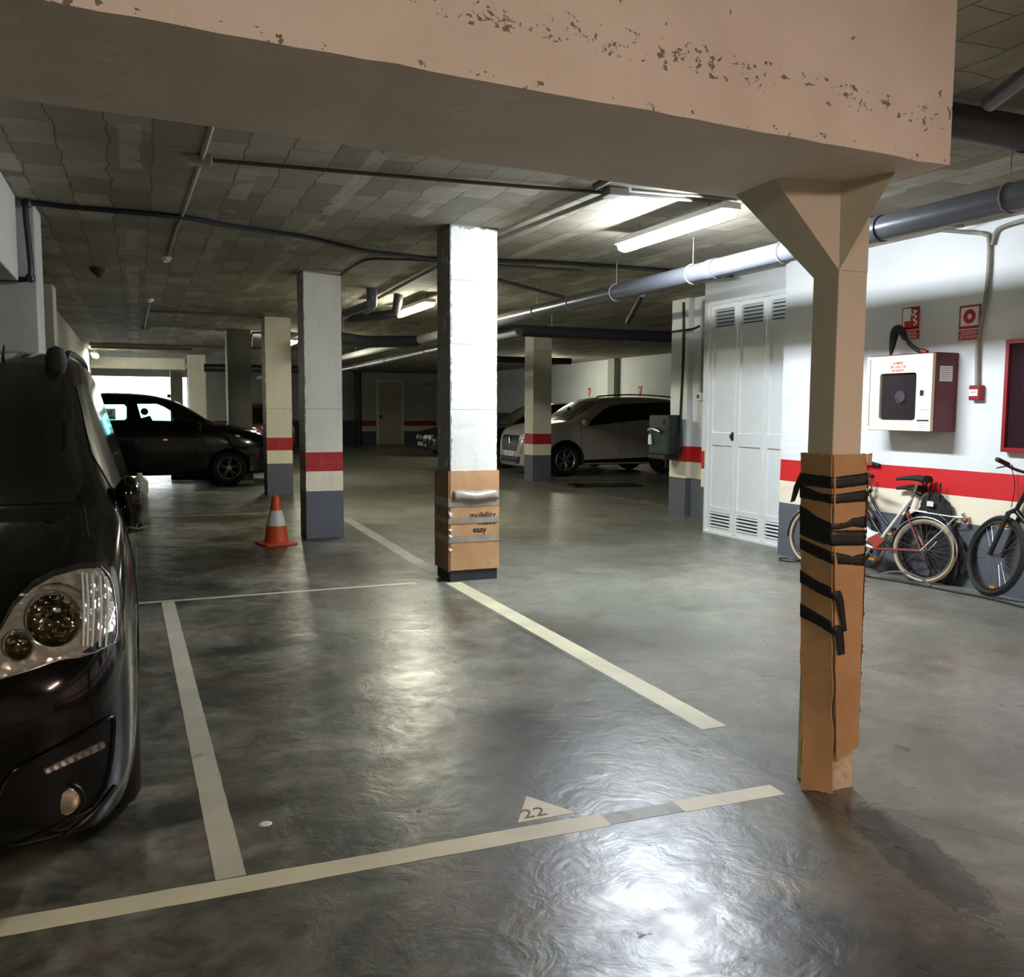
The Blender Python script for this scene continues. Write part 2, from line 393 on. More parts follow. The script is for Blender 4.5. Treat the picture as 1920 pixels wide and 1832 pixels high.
# ------------------------------------------------------------ setting
def sbox(name, a, b, mat): return struct(MB().bb(a, b).build(name, mat))
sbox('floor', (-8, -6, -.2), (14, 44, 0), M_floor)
sbox('ceiling', (-8, -6, CEIL), (14, 38.2, CEIL + .25), M_ceil)
sbox('wall_right', (WX, -6, 0), (WX + .3, 7.66, CEIL), M_wall)
w = MB(); w.bb((WX, 7.66, 2.80), (WX + .3, 9.28, CEIL)); w.bb((WX, 9.28, 0), (WX + .3, 9.45, CEIL)); struct(w.build('wall_right_door', M_wall))
sbox('wall_recess', (7.19, 9.45, 0), (7.5, 11.12, CEIL), M_wall)
w = MB(); w.bb((WX + .3, 9.3, 0), (7.5, 9.45, CEIL)); w.bb((7.5, 10.9, 0), (13.7, 11.12, CEIL)); struct(w.build('wall_side', M_farwall))
sbox('wall_east', (13.5, 11.12, 0), (13.8, 38, CEIL), M_farwall)
sbox('wall_front', (-8, -6.2, 0), (14, -6, CEIL), M_plain)
sbox('wall_left', (-8.2, -6, 0), (-8, 38, CEIL), M_plain)
w = MB(); w.bb((-8, 38, 0), (-1.9, 38.3, CEIL)); w.bb((1.9, 38, 0), (9.62, 38.3, CEIL)); w.bb((-1.9, 38, 2.72), (1.9, 38.3, CEIL))
w.bb((9.62, 38, 0), (13.6, 38.3, CEIL)); struct(w.build('wall_back', M_farwall))

def top(o, label, cat, group=None): return tag(o, label, cat, group)
# beams
bx = MB()
a = math.atan(.063)
def beamp(x, side): # side 0 front edge, 1 back edge
    return (2.395 + .063 * (x - 2.66)) if side == 0 else (3.125 + .063 * (x - 2.66))
vs = []
N = 120
for i in range(N + 1):
    x = -7.5 + (2.66 + 7.5) * i / N
    j = .004 * mnoise.noise(Vector((x * 3, 0, 0))); k = .006 * mnoise.noise(Vector((x * 7, 5, 0)))
    vs += [(x, beamp(x, 0) + j, 2.36 + k), (x, beamp(x, 1) + j, 2.36 + k * .3), (x, beamp(x, 1), CEIL), (x, beamp(x, 0) + j * .5, CEIL)]
fs = [(0, 1, 2, 3), (4 * N + 3, 4 * N + 2, 4 * N + 1, 4 * N)]
for i in range(N):
    for q in range(4): fs.append((4 * i + q, 4 * i + (q + 1) % 4, 4 * i + 4 + (q + 1) % 4, 4 * i + 4 + q))
top(bx.add(vs, fs).build('concrete_beam', M_beam), 'huge plastered concrete beam crossing overhead above the thin post, pitted with holes', 'beam')
top(MB().bb((-2.2, 3.3, 2.44), (-.78, 7.69, CEIL)).build('concrete_beam', M_plain, bevel=.01), 'pale beam at the upper left edge with the black cable coming down its end', 'beam')
top(MB().bb((-3.4, 7.8, 1.89), (-.665, 8.3, CEIL)).build('concrete_beam', M_plain, bevel=.012), 'deep pale lintel hanging low right above the roof of the near van', 'beam')
top(MB().bb((-3, 12.9, .0), (-.93, 13.4, CEIL)).build('concrete_pillar', M_plain, bevel=.01), 'shaded pale pillar edge behind the low lintel at far left', 'pillar')
top(MB().bb((-1.7, 14.6, 2.45), (-1.13, 27.9, CEIL)).build('concrete_beam', M_plain, bevel=.01), 'long pale beam running back along the left towards the bright exit', 'beam')
top(MB().bb((-1.9, 28, 2.62), (1.36, 28.4, 2.94)).build('concrete_beam', M_plain, bevel=.01), 'horizontal grey lintel just above the bright daylight exit', 'beam')
def pillar(a, b, mat, label, name='concrete_pillar'):
    w = MB(); x0, y0 = a; x1, y1 = b; H = CEIL
    # slightly rough arrises
    n = 60; vs = []; fs = []
    for i in range(n + 1):
        z = H * i / n
        for q, (x, y) in enumerate(((x0, y0), (x1, y0), (x1, y1), (x0, y1))):
            e = .007 * max(0, mnoise.noise(Vector((x * 3, y * 3, z * 9 + q)))); sx = 1 if q in (0, 3) else -1; sy = 1 if q in (0, 1) else -1
            vs.append((x + sx * e, y + sy * e, z))
    for i in range(n):
        for q in range(4): fs.append((4 * i + q, 4 * i + (q + 1) % 4, 4 * i + 4 + (q + 1) % 4, 4 * i + 4 + q))
    fs += [(3, 2, 1, 0), (4 * n, 4 * n + 1, 4 * n + 2, 4 * n + 3)]
    return top(w.add(vs, fs).build(name, mat), label, 'pillar')
pillar((2.49, 7.345), (2.925, 7.70), M_pilB, 'bright white square pillar in the middle with cardboard wrapped round its foot')
pillar((1.78, 10.42), (2.215, 10.82), M_pil, 'white pillar with red, cream and grey bands next to the traffic cone')
pillar((2.06, 15.9), (2.50, 16.35), M_pilD, 'banded pillar standing in front of the black car nose')
pillar((1.70, 18.75), (2.16, 19.2), M_pil_grey, 'dark grey pillar rising behind the black car bonnet')
pillar((1.44, 28.0), (1.92, 28.4), M_plain, 'far pale pillar at the right of the daylight exit lintel')
pillar((7.66, 17.2), (8.08, 17.65), M_pilF, 'banded pillar in front of the pale SUV nose')
pillar((1.2, 35.5), (1.62, 35.9), M_plain, 'small pillar inside the bright exit beside the red standpipe')
pillar((6.2, 7.06), (6.53, 7.565), M_wall, 'white banded pier at the right of the tall louvred doors', 'wall_pier')
pillar((7.12, 10.70), (7.2, 11.12), M_wall, 'white banded pier carrying the dark charger box', 'wall_pier')
pillar((13.3, 23.9), (13.55, 24.3), M_pil_grey, 'slim grey pilaster on the far wall above the pale SUV roof', 'wall_pier')

# thin post with flared head
po = empty('steel_post', (2.53, 2.77, 0), label='thin square tan post holding the big beam, cardboard taped round its lower half', cat='pillar')
M_post = wall_mat('post_paint', (212, 202, 182), bands=False, chips=False)
def loc(p, o=(2.53, 2.77, 0)): return [p[i] - o[i] for i in range(3)]
w = MB(); w.bb((-.07, -.07, 0), (.07, .07, 2.035)); w.build('shaft', M_post, po, bevel=.004)
C0 = (2.46, 2.70, 2.03); C1 = (2.60, 2.70, 2.03); C2 = (2.60, 2.84, 2.03); C3 = (2.46, 2.84, 2.02)
P1 = atz(1450.8, 332.8, 2.365); P2 = atz(1576.6, 338, 2.365); P3 = atz(1681, 317.7, 2.365); Q = Vector((2.60, 2.70, 2.24))
P4 = Vector((2.90, 2.72, 2.365)); P5 = Vector((2.62, 3.10, 2.365)); P6 = Vector((P1.x + .02, 3.05, 2.365))
vs = [loc(p) for p in (C0, C1, C2, C3, P1, P2, P3, Q, (2.60, 2.80, 2.365), P5, P6)]
fs = [(0, 4, 5), (0, 5, 6), (0, 6, 7), (0, 7, 1), (7, 6, 8), (7, 8, 2, 1), (8, 9, 2), (2, 9, 10, 3), (3, 10, 4, 0), (5, 4, 10, 9, 8, 6), (0, 1, 2, 3)]
MB().add(vs, fs).build('flared_head', M_post, po)
w = MB(); w.bb((-.075, -.085, 0), (.08, -.07, .16)); w.build('plaster_foot', simple('chipped_plaster', (196, 176, 150), .8, var=.3, scale=25, bump=.8), po)

# ------------------------------------------------------------ door with louvres
dr = struct(empty('door_1', (6.5, 8.47, 0)))
w = MB(); y0, y1 = -.80, .81
for y in (y0, y1): w.box((0, y, 1.385), (.07, .05, 2.76))
w.box((0, 0, 2.79), (.07, 1.64, .05)); w.box((0, 0, .015), (.09, 1.64, .03)); w.build('door_frame', M_white, dr, bevel=.004)
for k in range(3):
    ya = .78 - .525 * k; yb = ya - .515; yc = (ya + yb) / 2; wd = ya - yb
    w = MB(); T = .035
    for y in (ya - .03, yb + .03): w.box((0, y, 1.4), (T, .06, 2.72))
    for z, hh in ((.055, .05), (.30, .06), (1.16, .15), (2.45, .10), (2.74, .05)): w.box((0, yc, z), (T - .003, wd - .119, hh))
    w.box((.008, yc, .70), (.012, wd - .1, .78)); w.box((.008, yc, 1.84), (.012, wd - .1, 1.2))
    for i in range(5):
        w.box((-.010, yc, .095 + .040 * i), (.034, wd - .11, .005), Matrix.Rotation(R(-28), 3, 'Y'))
        w.box((0, yc, 2.53 + .042 * i), (.05, wd - .11, .006), Matrix.Rotation(R(-35), 3, 'Y'))
    lf = w.build('door_leaf', M_white, dr)
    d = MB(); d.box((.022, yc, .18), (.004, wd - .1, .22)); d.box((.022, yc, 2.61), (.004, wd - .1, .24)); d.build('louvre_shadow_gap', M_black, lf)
    if k == 0:
        h = MB(); h.box((-.022, yb + .035, 1.20), (.01, .035, .10)); h.tube([(-.02, yb + .035, 1.2), (-.05, yb + .035, 1.2)], .009, 8); h.box((-.045, yb + .035, 1.2), (.012, .03, .05)); h.build('door_handle', M_black, lf)
    if k == 1:
        h = MB()
        pass
        for z in (.35, 1.0, 1.9, 2.4): MB().tube([(-.022, yb, z - .04), (-.022, yb, z + .04)], .008, 8).build('hinge', M_white, lf)

# ------------------------------------------------------------ lamps
def lamp(loc, L, mat, label, name='fluorescent_lamp', along='y'):
    e = empty(name, loc, (0, 0, 0 if along == 'y' else R(90)), label, 'lamp', )
    w = MB(); w.prism([(-.07, .05), (.07, .05), (.085, .0), (-.085, .0)], 'y', -L / 2 - .03, L / 2 + .03); w.build('housing', M_white, e, bevel=.004)
    w = MB(); w.prism([(-.075, .0), (.075, .0), (.055, -.05), (.0, -.065), (-.055, -.05)], 'y', -L / 2, L / 2); w.build('diffuser', mat, e, smooth=True)
    for s_ in (-1, 1): MB().tube([(0, s_ * L / 3, .05), (0, s_ * L / 3, CEIL - loc[2])], .008, 8).build('bracket', M_steel, e)
    return e
lamp((3.95, 6.20, 2.93), 1.5, M_tube, 'glaring white fluorescent lamp left of the thin post head, the nearest lamp')
lamp((3.68, 12.45, 2.93), 1.5, M_tubef, 'fluorescent lamp seen left of the middle white pillar')
lamp((3.05, 19.6, 2.90), 1.2, M_tubef, 'fluorescent lamp peeping between the two banded pillars')
lamp((-.95, 26.0, 2.88), 1.2, M_tubef, 'small fluorescent lamp glowing above the exit lintel at far left')
lamp((-2.2, -1.8, 2.93), 1.2, M_tubef, 'added unseen fluorescent lamp behind the viewpoint, brightening the left side')  # added fill lamp out of view, lifts the light from the left
lamp((3.3, -1.6, 2.93), 1.5, M_tubew, 'warm fluorescent lamp on the ceiling before the big beam')
lamp((11.25, 24.7, 2.93), 1.5, M_tubef, 'added fluorescent lamp hidden behind a pillar, brightening the far parking bays')  # added lamp kept out of view, brightens the wall behind the SUV
# ------------------------------------------------------------ painted floor lines
def line(pts, mat, label, wd=None):
    w = MB(); z = .0012
    a_, b_ = Vector(pts[0] + (0,)), Vector(pts[1] + (0,)); d = (b_ - a_); n_ = Vector((-d.y, d.x, 0)).normalized() * wd / 2; k = max(2, int(d.length / .06)); vs = []; fs = []
    for i in range(k + 1):
        p = a_ + d * i / k; e1 = 1 + .06 * mnoise.noise(p * 9); e2 = 1 + .06 * mnoise.noise(p * 9 + Vector((5, 5, 5)))
        vs += [tuple(p + n_ * e1 + Vector((0, 0, z))), tuple(p - n_ * e2 + Vector((0, 0, z))), tuple(p + n_ * e1), tuple(p - n_ * e2)]
    for i in range(k):
        o = 4 * i; fs += [(o, o + 1, o + 5, o + 4), (o, o + 4, o + 6, o + 2), (o + 1, o + 3, o + 7, o + 5)]
    return top(w.add(vs, fs).build('painted_line', mat), label, 'floor marking')
line(((.185, 7.35), (.237, 2.888)), M_line, 'worn line running away beside the near dark van', .095)
line(((-4, 2.94), (1.55, 2.80)), M_line_b, 'pale line across the foreground floor left of the numbered triangle', .10)
line(((1.55, 2.80), (1.86, 2.79)), M_line_f, 'nearly worn away stretch of the foreground line', .085)
line(((1.86, 2.79), (2.31, 2.775)), M_line_b, 'short pale stretch of the foreground line ending at the cardboard post', .095)
line(((2.505, 7.3), (2.49, 3.45)), M_line_b, 'long pale line from the middle pillar to the cardboard post', .14)
line(((2.62, 12.2), (2.50, 7.8)), M_line_f, 'faded line from the banded pillar to the middle white pillar', .14)
line(((-.3, 7.39), (2.2, 7.41)), M_line, 'thin pale line across the floor to the foot of the middle pillar', .055)
line(((.25, 10.38), (1.3, 10.30)), M_line_f, 'faint line across the floor leading to the traffic cone', .07)
line(((-.1, 13.25), (1.9, 13.2)), M_line_f, 'faint line across the floor behind the traffic cone', .07)
line(((7.62, 17.1), (7.62, 11.2)), M_line_f, 'thin line on the floor in front of the pale SUV bay', .08)
line(((7.62, 12.9), (12.5, 12.9)), M_line_f, 'faint line across the dark bay behind the charger pier', .08)
line(((7.4, 30.5), (7.6, 24)), M_line_f, 'thin line in front of the dark saloon bay', .09)
line(((7.5, 21.0), (12.8, 21.0)), M_line_f, 'faint line between the pale SUV and the black car behind it', .09)
# numbered triangle
tri = empty('bay_number_triangle', (1.36, 3.0, .0), label='small pale triangle painted on the floor with the number 22', cat='floor marking')
tp = [atz(987, 1493), atz(971, 1543), atz(1080, 1524)]
w = MB(); vs = [(p.x - 1.36, p.y - 3.0, h) for h in (.0015, 0) for p in tp]; w.add(vs, [(0, 1, 2), (3, 5, 4), (0, 3, 4, 1), (1, 4, 5, 2), (2, 5, 3, 0)]); w.build('painted_triangle', M_line_b, tri)
text_mesh('stencilled_number', '22', .10, simple('worn_brown_ink', (112, 92, 78), .7, var=.3, scale=60), tri, (-.035, -.055, .0022), (1, .0, 0), (.15, 1, 0))

# ------------------------------------------------------------ cardboard round the middle pillar
cb = empty('cardboard_wrap', (2.71, 7.52, 0), label='brown cardboard wrapped round the foot of the middle pillar with shiny tape', cat='cardboard')
O = (2.71, 7.52, 0)
M_foot = simple('dark_foot_paint', (46, 48, 50), .6)
w = MB(); x0, x1, ya, yb = -.238, .238, -.20, .20; t_ = .008
nz_ = 14
def sheet(w, p0, p1, z0, z1, th, nx=10, nzz=14, amp=.004, seed=0):
    p0 = Vector(p0); p1 = Vector(p1); d = p1 - p0; n_ = Vector((d.y, -d.x, 0)).normalized(); vs = []; fs = []
    for s_ in (0, 1):
        for i in range(nx + 1):
            for j in range(nzz + 1):
                q = p0 + d * i / nx; z = z0 + (z1 - z0) * j / nzz
                b = amp * mnoise.noise(Vector((i * .5 + seed, j * .4, seed))) * (0 < i < nx)
                e = .006 * mnoise.noise(Vector((i * .9, seed, j))) * (j in (0, nzz))
                vs.append((q.x + n_.x * (th * s_ + b), q.y + n_.y * (th * s_ + b), z + e))
    c = (nx + 1) * (nzz + 1); g = lambda s_, i, j: s_ * c + i * (nzz + 1) + j
    for i in range(nx):
        for j in range(nzz): fs += [(g(1, i, j), g(1, i + 1, j), g(1, i + 1, j + 1), g(1, i, j + 1)), (g(0, i, j), g(0, i, j + 1), g(0, i + 1, j + 1), g(0, i + 1, j))]
        fs += [(g(0, i, 0), g(0, i + 1, 0), g(1, i + 1, 0), g(1, i, 0)), (g(0, i, nzz), g(1, i, nzz), g(1, i + 1, nzz), g(0, i + 1, nzz))]
    for j in range(nzz): fs += [(g(0, 0, j), g(1, 0, j), g(1, 0, j + 1), g(0, 0, j + 1)), (g(0, nx, j), g(0, nx, j + 1), g(1, nx, j + 1), g(1, nx, j))]
    w.add(vs, fs)
F0 = (-.225, -.185, 0); F1 = (.222, -.185, 0)
w = MB(); sheet(w, F0, F1, .10, .97, .01, seed=1); front = w.build('front_panel', M_card, cb, smooth=True)
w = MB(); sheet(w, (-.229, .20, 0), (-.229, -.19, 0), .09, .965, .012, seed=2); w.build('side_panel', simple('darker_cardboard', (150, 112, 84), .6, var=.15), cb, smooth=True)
w = MB(); sheet(w, (.222, -.185, 0), (.222, .20, 0), .09, .97, .01, seed=3); w.build('side_panel', M_card, cb, smooth=True)
w = MB(); w.bb((-.222, -.177, 0), (.217, .182, .13)); w.build('dark_pillar_foot', M_foot, cb)
def strip(z, h, sl, seed, mat=M_clear, out=.013, wrap=True):
    w = MB(); pts = []
    path = [(-.244, .20), (-.244, -.199), (.228, -.199), (.235, .0)] if wrap else [(-.20, -.199), (.222, -.199)]
    vs = []; fs = []; P = []
    for (a_, b_) in zip(path[:-1], path[1:]):
        for i in range(8): t = i / 8; P.append((a_[0] + (b_[0] - a_[0]) * t, a_[1] + (b_[1] - a_[1]) * t))
    P.append(path[-1])
    for i, (x, y) in enumerate(P):
        j = .006 * mnoise.noise(Vector((i * .5, seed, 0))); o_ = .003 * mnoise.noise(Vector((i, seed, 4)))
        for zz, oo in ((z - h / 2 + j, 0), (z, .0004 + o_ * .5), (z + h / 2 + j * .6, 0)):
            vs.append((x - (oo if x < -.22 else 0), y - oo, zz + sl * x))
    k = len(P)
    for i in range(k - 1):
        for q in range(2): fs.append((3 * i + q, 3 * i + 3 + q, 3 * i + 4 + q, 3 * i + 1 + q))
    w.add(vs, fs); o = w.build('tape_strip', mat, cb); sm = o.modifiers.new('th', 'SOLIDIFY'); sm.thickness = .0012; return o
strip(.695, .075, .0, 1); strip(.535, .050, .0, 5); strip(.375, .060, .0, 9)
# loose shiny flap
w = MB(); vs = []; fs = []
for i in range(15):
    x = -.20 + .42 * i / 14; b = .018 + .022 * math.sin(math.pi * i / 14)
    for j in range(5):
        t = j / 4; vs.append((x, -.199 - b * math.sin(t * 2.4), .80 - .085 * t + .006 * math.sin(i * .7)))
for i in range(14):
    for j in range(4): fs.append((5 * i + j, 5 * i + 5 + j, 5 * i + 6 + j, 5 * i + 1 + j))
o = w.add(vs, fs).build('curled_tape_flap', M_clear, cb, smooth=True); o.modifiers.new('th', 'SOLIDIFY').thickness = .001
w = MB()
for z, s_ in ((.62, .05), (.42, .03), (.30, .028), (.47, .02)):
    o = MB().add([(-.232, -.202, z), (-.205, -.205, z - s_ * .4), (-.23, -.21, z - s_), (-.245, -.20, z - s_ * .2)], [(0, 1, 2, 3)]).build('torn_tape_end', M_refl, cb); o.modifiers.new('th', 'SOLIDIFY').thickness = .002
yt = -.1962
text_mesh('printed_word', 'mobility', .075, M_ink, cb, (.075, yt, .578), (1, 0, 0), (0, 0, 1), bold=.001)
text_mesh('printed_word', 'made', .075, M_ink, cb, (.115, yt, .518), (1, 0, 0), (0, 0, 1), bold=.001)
text_mesh('printed_word', 'easy', .075, M_ink, cb, (.045, yt, .450), (1, 0, 0), (0, 0, 1), bold=.0015)
# ------------------------------------------------------------ cardboard round the thin post
cp = empty('cardboard_sleeve', (2.53, 2.77, 0), label='tall brown cardboard sleeve round the thin post, bound with black tape', cat='cardboard')
W0 = (2.53, 2.77, 0)
def L(x, y, z=0): return (x - W0[0], y - W0[1], z)
# left face (facing -X side) and front face, both slightly flared to the floor
def panel(name, tl, tr, bl, br, th, mat, seed, nx=10, nzz=46, wav=.004, edge=.006):
    tl, tr, bl, br = map(Vector, (tl, tr, bl, br)); d = (tr - tl); n_ = Vector((d.y, -d.x, 0)).normalized(); vs = []; fs = []
    for s_ in (0, 1):
        for i in range(nx + 1):
            for j in range(nzz + 1):
                u = i / nx; v = j / nzz
                q = (bl + (br - bl) * u) * (1 - v) + (tl + (tr - tl) * u) * v
                b = wav * mnoise.noise(Vector((u * 2 + seed, v * 6, seed)))
                if i in (0, nx): q = q + (br - bl).normalized() * edge * mnoise.noise(Vector((v * 14, seed, i)))
                if j in (0, nzz): q = q + Vector((0, 0, edge * mnoise.noise(Vector((u * 5, seed + 3, j)))))
                vs.append(tuple(q + n_ * (b + th * s_)))
    c = (nx + 1) * (nzz + 1); g = lambda s_, i, j: s_ * c + i * (nzz + 1) + j
    for i in range(nx):
        for j in range(nzz): fs += [(g(1, i, j), g(1, i + 1, j), g(1, i + 1, j + 1), g(1, i, j + 1)), (g(0, i, j), g(0, i, j + 1), g(0, i + 1, j + 1), g(0, i + 1, j))]
        fs += [(g(0, i, 0), g(0, i + 1, 0), g(1, i + 1, 0), g(1, i, 0)), (g(0, i, nzz), g(1, i, nzz), g(1, i + 1, nzz), g(0, i + 1, nzz))]
    for j in range(nzz): fs += [(g(0, 0, j), g(1, 0, j), g(1, 0, j + 1), g(0, 0, j + 1)), (g(0, nx, j), g(0, nx, j + 1), g(1, nx, j + 1), g(1, nx, j))]
    w = MB(); w.add(vs, fs); return w.build(name, mat, cp, smooth=True)
CT = 1.335
cl = Vector((-.086, .085, 0)); cc = Vector((-.078, -.08, 0)); cr = Vector((.085, -.082, 0)); cq = Vector((.09, .085, 0))
zt = Vector((0, 0, CT))
def pz(u, v, y): q = aty(u, v, y); return Vector((q.x - W0[0], q.y - W0[1], q.z))
bl_ = pz(1503, 1482, 2.74); bm_ = pz(1562, 1488, 2.655); bl_.z = .004; bm_.z = .004
panel('left_panel', cl + zt, cc + zt, bl_ , bm_, .005, M_card, 3)
fb_l = Vector((bm_.x + .006, bm_.y, .13)); fb_r = Vector((bm_.x + .135, -.095, .17))
panel('front_panel', cc + zt, cr + zt, fb_l, fb_r, .006, M_card, 11)
panel('right_panel', cr + zt, cq + zt, fb_r, Vector((fb_r.x, .07, .17)), .005, M_card, 17)
panel('back_panel', cq + zt, cl + zt, Vector((fb_r.x, .07, .17)), bl_ + Vector((0, .0, .1)), .005, M_card, 23)
w = MB()
for i in range(46):     # torn right edge crumbs
    z = .25 + 1.0 * i / 46; x = .088 + (fb_r.x - .088) * (1 - z / CT); s_ = .002 + .022 * max(0, mnoise.noise(Vector((i * .45, 2, 2))))
    w.add([(x, -.096, z - .016), (x + s_, -.098, z), (x, -.096, z + .016), (x + s_ * .3, -.088, z)], [(0, 1, 2), (0, 3, 1), (1, 3, 2), (0, 2, 3)])
w.build('torn_edge', simple('torn_brown_edge', (112, 72, 42), .8, var=.3, scale=50), cp)
w = MB(); w.add([(.085, -.09, 1.335), (.105, -.095, 1.34), (.098, -.10, 1.29), (.08, -.095, 1.30), (.09, -.084, 1.32)], [(0, 1, 2, 3), (0, 4, 1), (1, 4, 2), (2, 4, 3), (3, 4, 0)]); w.build('torn_corner', M_card_torn, cp)
def facep(f, u, z):   # point just outside face f ('l' left, 'f' front) at u 0..1, height z
    v = z / CT
    if f == 'l': a_, b_ = bl_.lerp(cl, v), bm_.lerp(cc, v)
    else:
        a_, b_ = Vector((fb_l.x, fb_l.y, 0)).lerp(cc, v), Vector((fb_r.x, fb_r.y, 0)).lerp(cr, v)
    q = a_ + (b_ - a_) * u; d = (b_ - a_); n_ = Vector((d.y, -d.x, 0)).normalized()
    q = q + n_ * .009; return Vector((q.x, q.y, z))
def tape(top_, bot_, k=30, seed=0):
    # top_/bot_: list of (s, z) with s 0..1 on the left face, 1..2 on the front face
    def itp(lst, s):
        for (s0, z0), (s1, z1) in zip(lst[:-1], lst[1:]):
            if s <= s1: return z0 + (z1 - z0) * (s - s0) / (s1 - s0)
        return lst[-1][1]
    s0, s1 = top_[0][0], top_[-1][0]; vs = []; fs = []
    for i in range(k + 1):
        s = s0 + (s1 - s0) * i / k; zt_, zb_ = itp(top_, s), itp(bot_, s)
        for j in range(4):
            z = zb_ + (zt_ - zb_) * j / 3 + .003 * mnoise.noise(Vector((i * .4, seed, j)))
            q = facep('l', max(s, -.01), z) if s <= 1 else facep('f', s - 1, z)
            if s > 1.0 and s - 1 < .12: q = q.lerp(facep('l', 1., z), 1 - (s - 1) / .12)
            vs.append(tuple(q))
    for i in range(k):
        for j in range(3): fs.append((4 * i + j, 4 * i + 4 + j, 4 * i + 5 + j, 4 * i + 1 + j))
    w = MB().add(vs, fs); o = w.build('tape_strip', M_tape, cp, smooth=True); o.modifiers.new('th', 'SOLIDIFY').thickness = .0015; return o
tape([(-.05, 1.256), (1, 1.250), (2.03, 1.262)], [(-.05, 1.208), (1, 1.205), (2.03, 1.216)], seed=1)
tape([(-.02, 1.212), (.6, 1.185), (1, 1.182), (2.0, 1.196)], [(-.02, 1.158), (1, 1.148), (2.0, 1.152)], seed=2)
tape([(-.03, 1.130), (.6, 1.088), (1, 1.072), (1.3, 1.070), (1.6, 1.088), (2.0, 1.093)], [(-.03, 1.062), (.6, 1.050), (1, 1.046), (1.3, 1.050), (1.6, 1.056), (2.0, 1.048)], seed=3)
tape([(-.02, 1.075), (.55, 1.060), (1, 1.045), (2.0, 1.038)], [(-.02, 1.012), (.55, .992), (1, .985), (2.0, .978)], seed=4)
tape([(-.02, .998), (.6, .975), (1, .962), (1.6, .938), (2.0, .948)], [(-.02, .955), (.6, .928), (1, .915), (2.0, .898)], seed=5)
def ptape(pts, seed):   # loose tail hanging: list of (s, z, halfwidth)
    vs = []; fs = []
    C_ = catmull([(a_, b_, c_) for a_, b_, c_ in pts], 6)
    for i, c_ in enumerate(C_):
        s, z, hw = c_; q = facep('l', s, z) if s <= 1 else facep('f', s - 1, z)
        n2 = C_[min(i + 1, len(C_) - 1)] - C_[max(i - 1, 0)]; d = Vector((n2.x * .12, 0, n2.y)).normalized(); sd = Vector((-d.z, 0, d.x)) * hw
        if s <= 1: sd = Vector((sd.x * .35, -sd.x * .6, sd.z))
        q = q + Vector((-.002, -.006 - .004 * (i / len(C_)), 0)); vs += [tuple(q + sd), tuple(q - sd)]
    for i in range(len(C_) - 1): fs.append((2 * i, 2 * i + 1, 2 * i + 3, 2 * i + 2))
    o = MB().add(vs, fs).build('tape_tail', M_tape, cp, smooth=True); o.modifiers.new('th', 'SOLIDIFY').thickness = .0015
tape([(-.03, .872), (.5, .842), (1, .822)], [(-.03, .822), (.5, .795), (1, .778)], seed=6)
ptape([(1.0, .800, .024), (1.12, .775, .018), (1.2, .72, .014), (1.30, .650, .009)], 1)
tape([(-.12, .745), (.5, .715), (1, .688)], [(-.12, .690), (.5, .668), (1, .640)], seed=7)
ptape([(1.0, .662, .024), (1.1, .645, .020), (1.15, .60, .018), (1.18, .56, .015)], 2)
w = MB(); w.add([(-.088, .09, 1.25), (-.105, .10, 1.20), (-.116, .105, 1.135), (-.103, .095, 1.14), (-.098, .08, 1.18), (-.09, .07, 1.24)], [(0, 1, 2, 3, 4, 5)])
o = w.build('tape_end', M_tape, cp); o.modifiers.new('th', 'SOLIDIFY').thickness = .002

# ------------------------------------------------------------ traffic cone
cn = empty('traffic_cone', (1.40, 10.15, 0), (0, 0, R(12)), 'orange traffic cone with a white sleeve beside the banded pillar', 'cone')
w = MB(); w.prism([(p, q) for p, q in rrect(-.19, -.19, .19, .19, .05)], 'z', 0, .025); w.build('cone_base', M_orange, cn, bevel=.004); w = MB(); w.lathe([(.135, .02), (.128, .05), (.106, .21), (.065, .37), (.047, .49), (.036, .53), (.02, .548)], n=32); w.build('cone_body', M_orange, cn, smooth=True)
w = MB(); w.lathe([(.104, .205), (.107, .21), (.067, .375), (.063, .378)], n=32); w.build('reflective_sleeve', M_refl, cn, smooth=True)

# ------------------------------------------------------------ car builder
def interp_stations(st, k):
    pts = [Vector(s[:3]) for s in st]; out = []
    A = catmull([Vector((s[0], s[1], s[2])) for s in st], k); B = catmull([Vector((s[3], s[4], s[5])) for s in st], k)
    return [tuple(a) + tuple(b) for a, b in zip(A, B)]
def ring(s, sub=4):
    x, zb, zs, zt, w_, wr = s
    zt = max(zt, zs + .01); g = zt - zs
    half = [(0, zb), (w_ * .55, zb), (w_ * .90, zb + .02), (w_ * .975, zb + .10 * (zs - zb)), (w_, zb + .35 * (zs - zb)), (w_ * .995, zb + .75 * (zs - zb)), (w_ * .955, zs),
            (w_ * .955 + (wr - w_ * .955) * .55, zs + g * .5), (wr, zt - min(.10, g * .3)), (wr * .86, zt - min(.025, g * .1)), (wr * .5, zt), (0, zt + .012)]
    c = catmull([Vector((p, q, 0)) for p, q in half], sub)
    pts = [(x, p.x, p.y) for p in c] ; pts += [(x, -p.x, p.y) for p in reversed(c[1:-1])]
    return pts
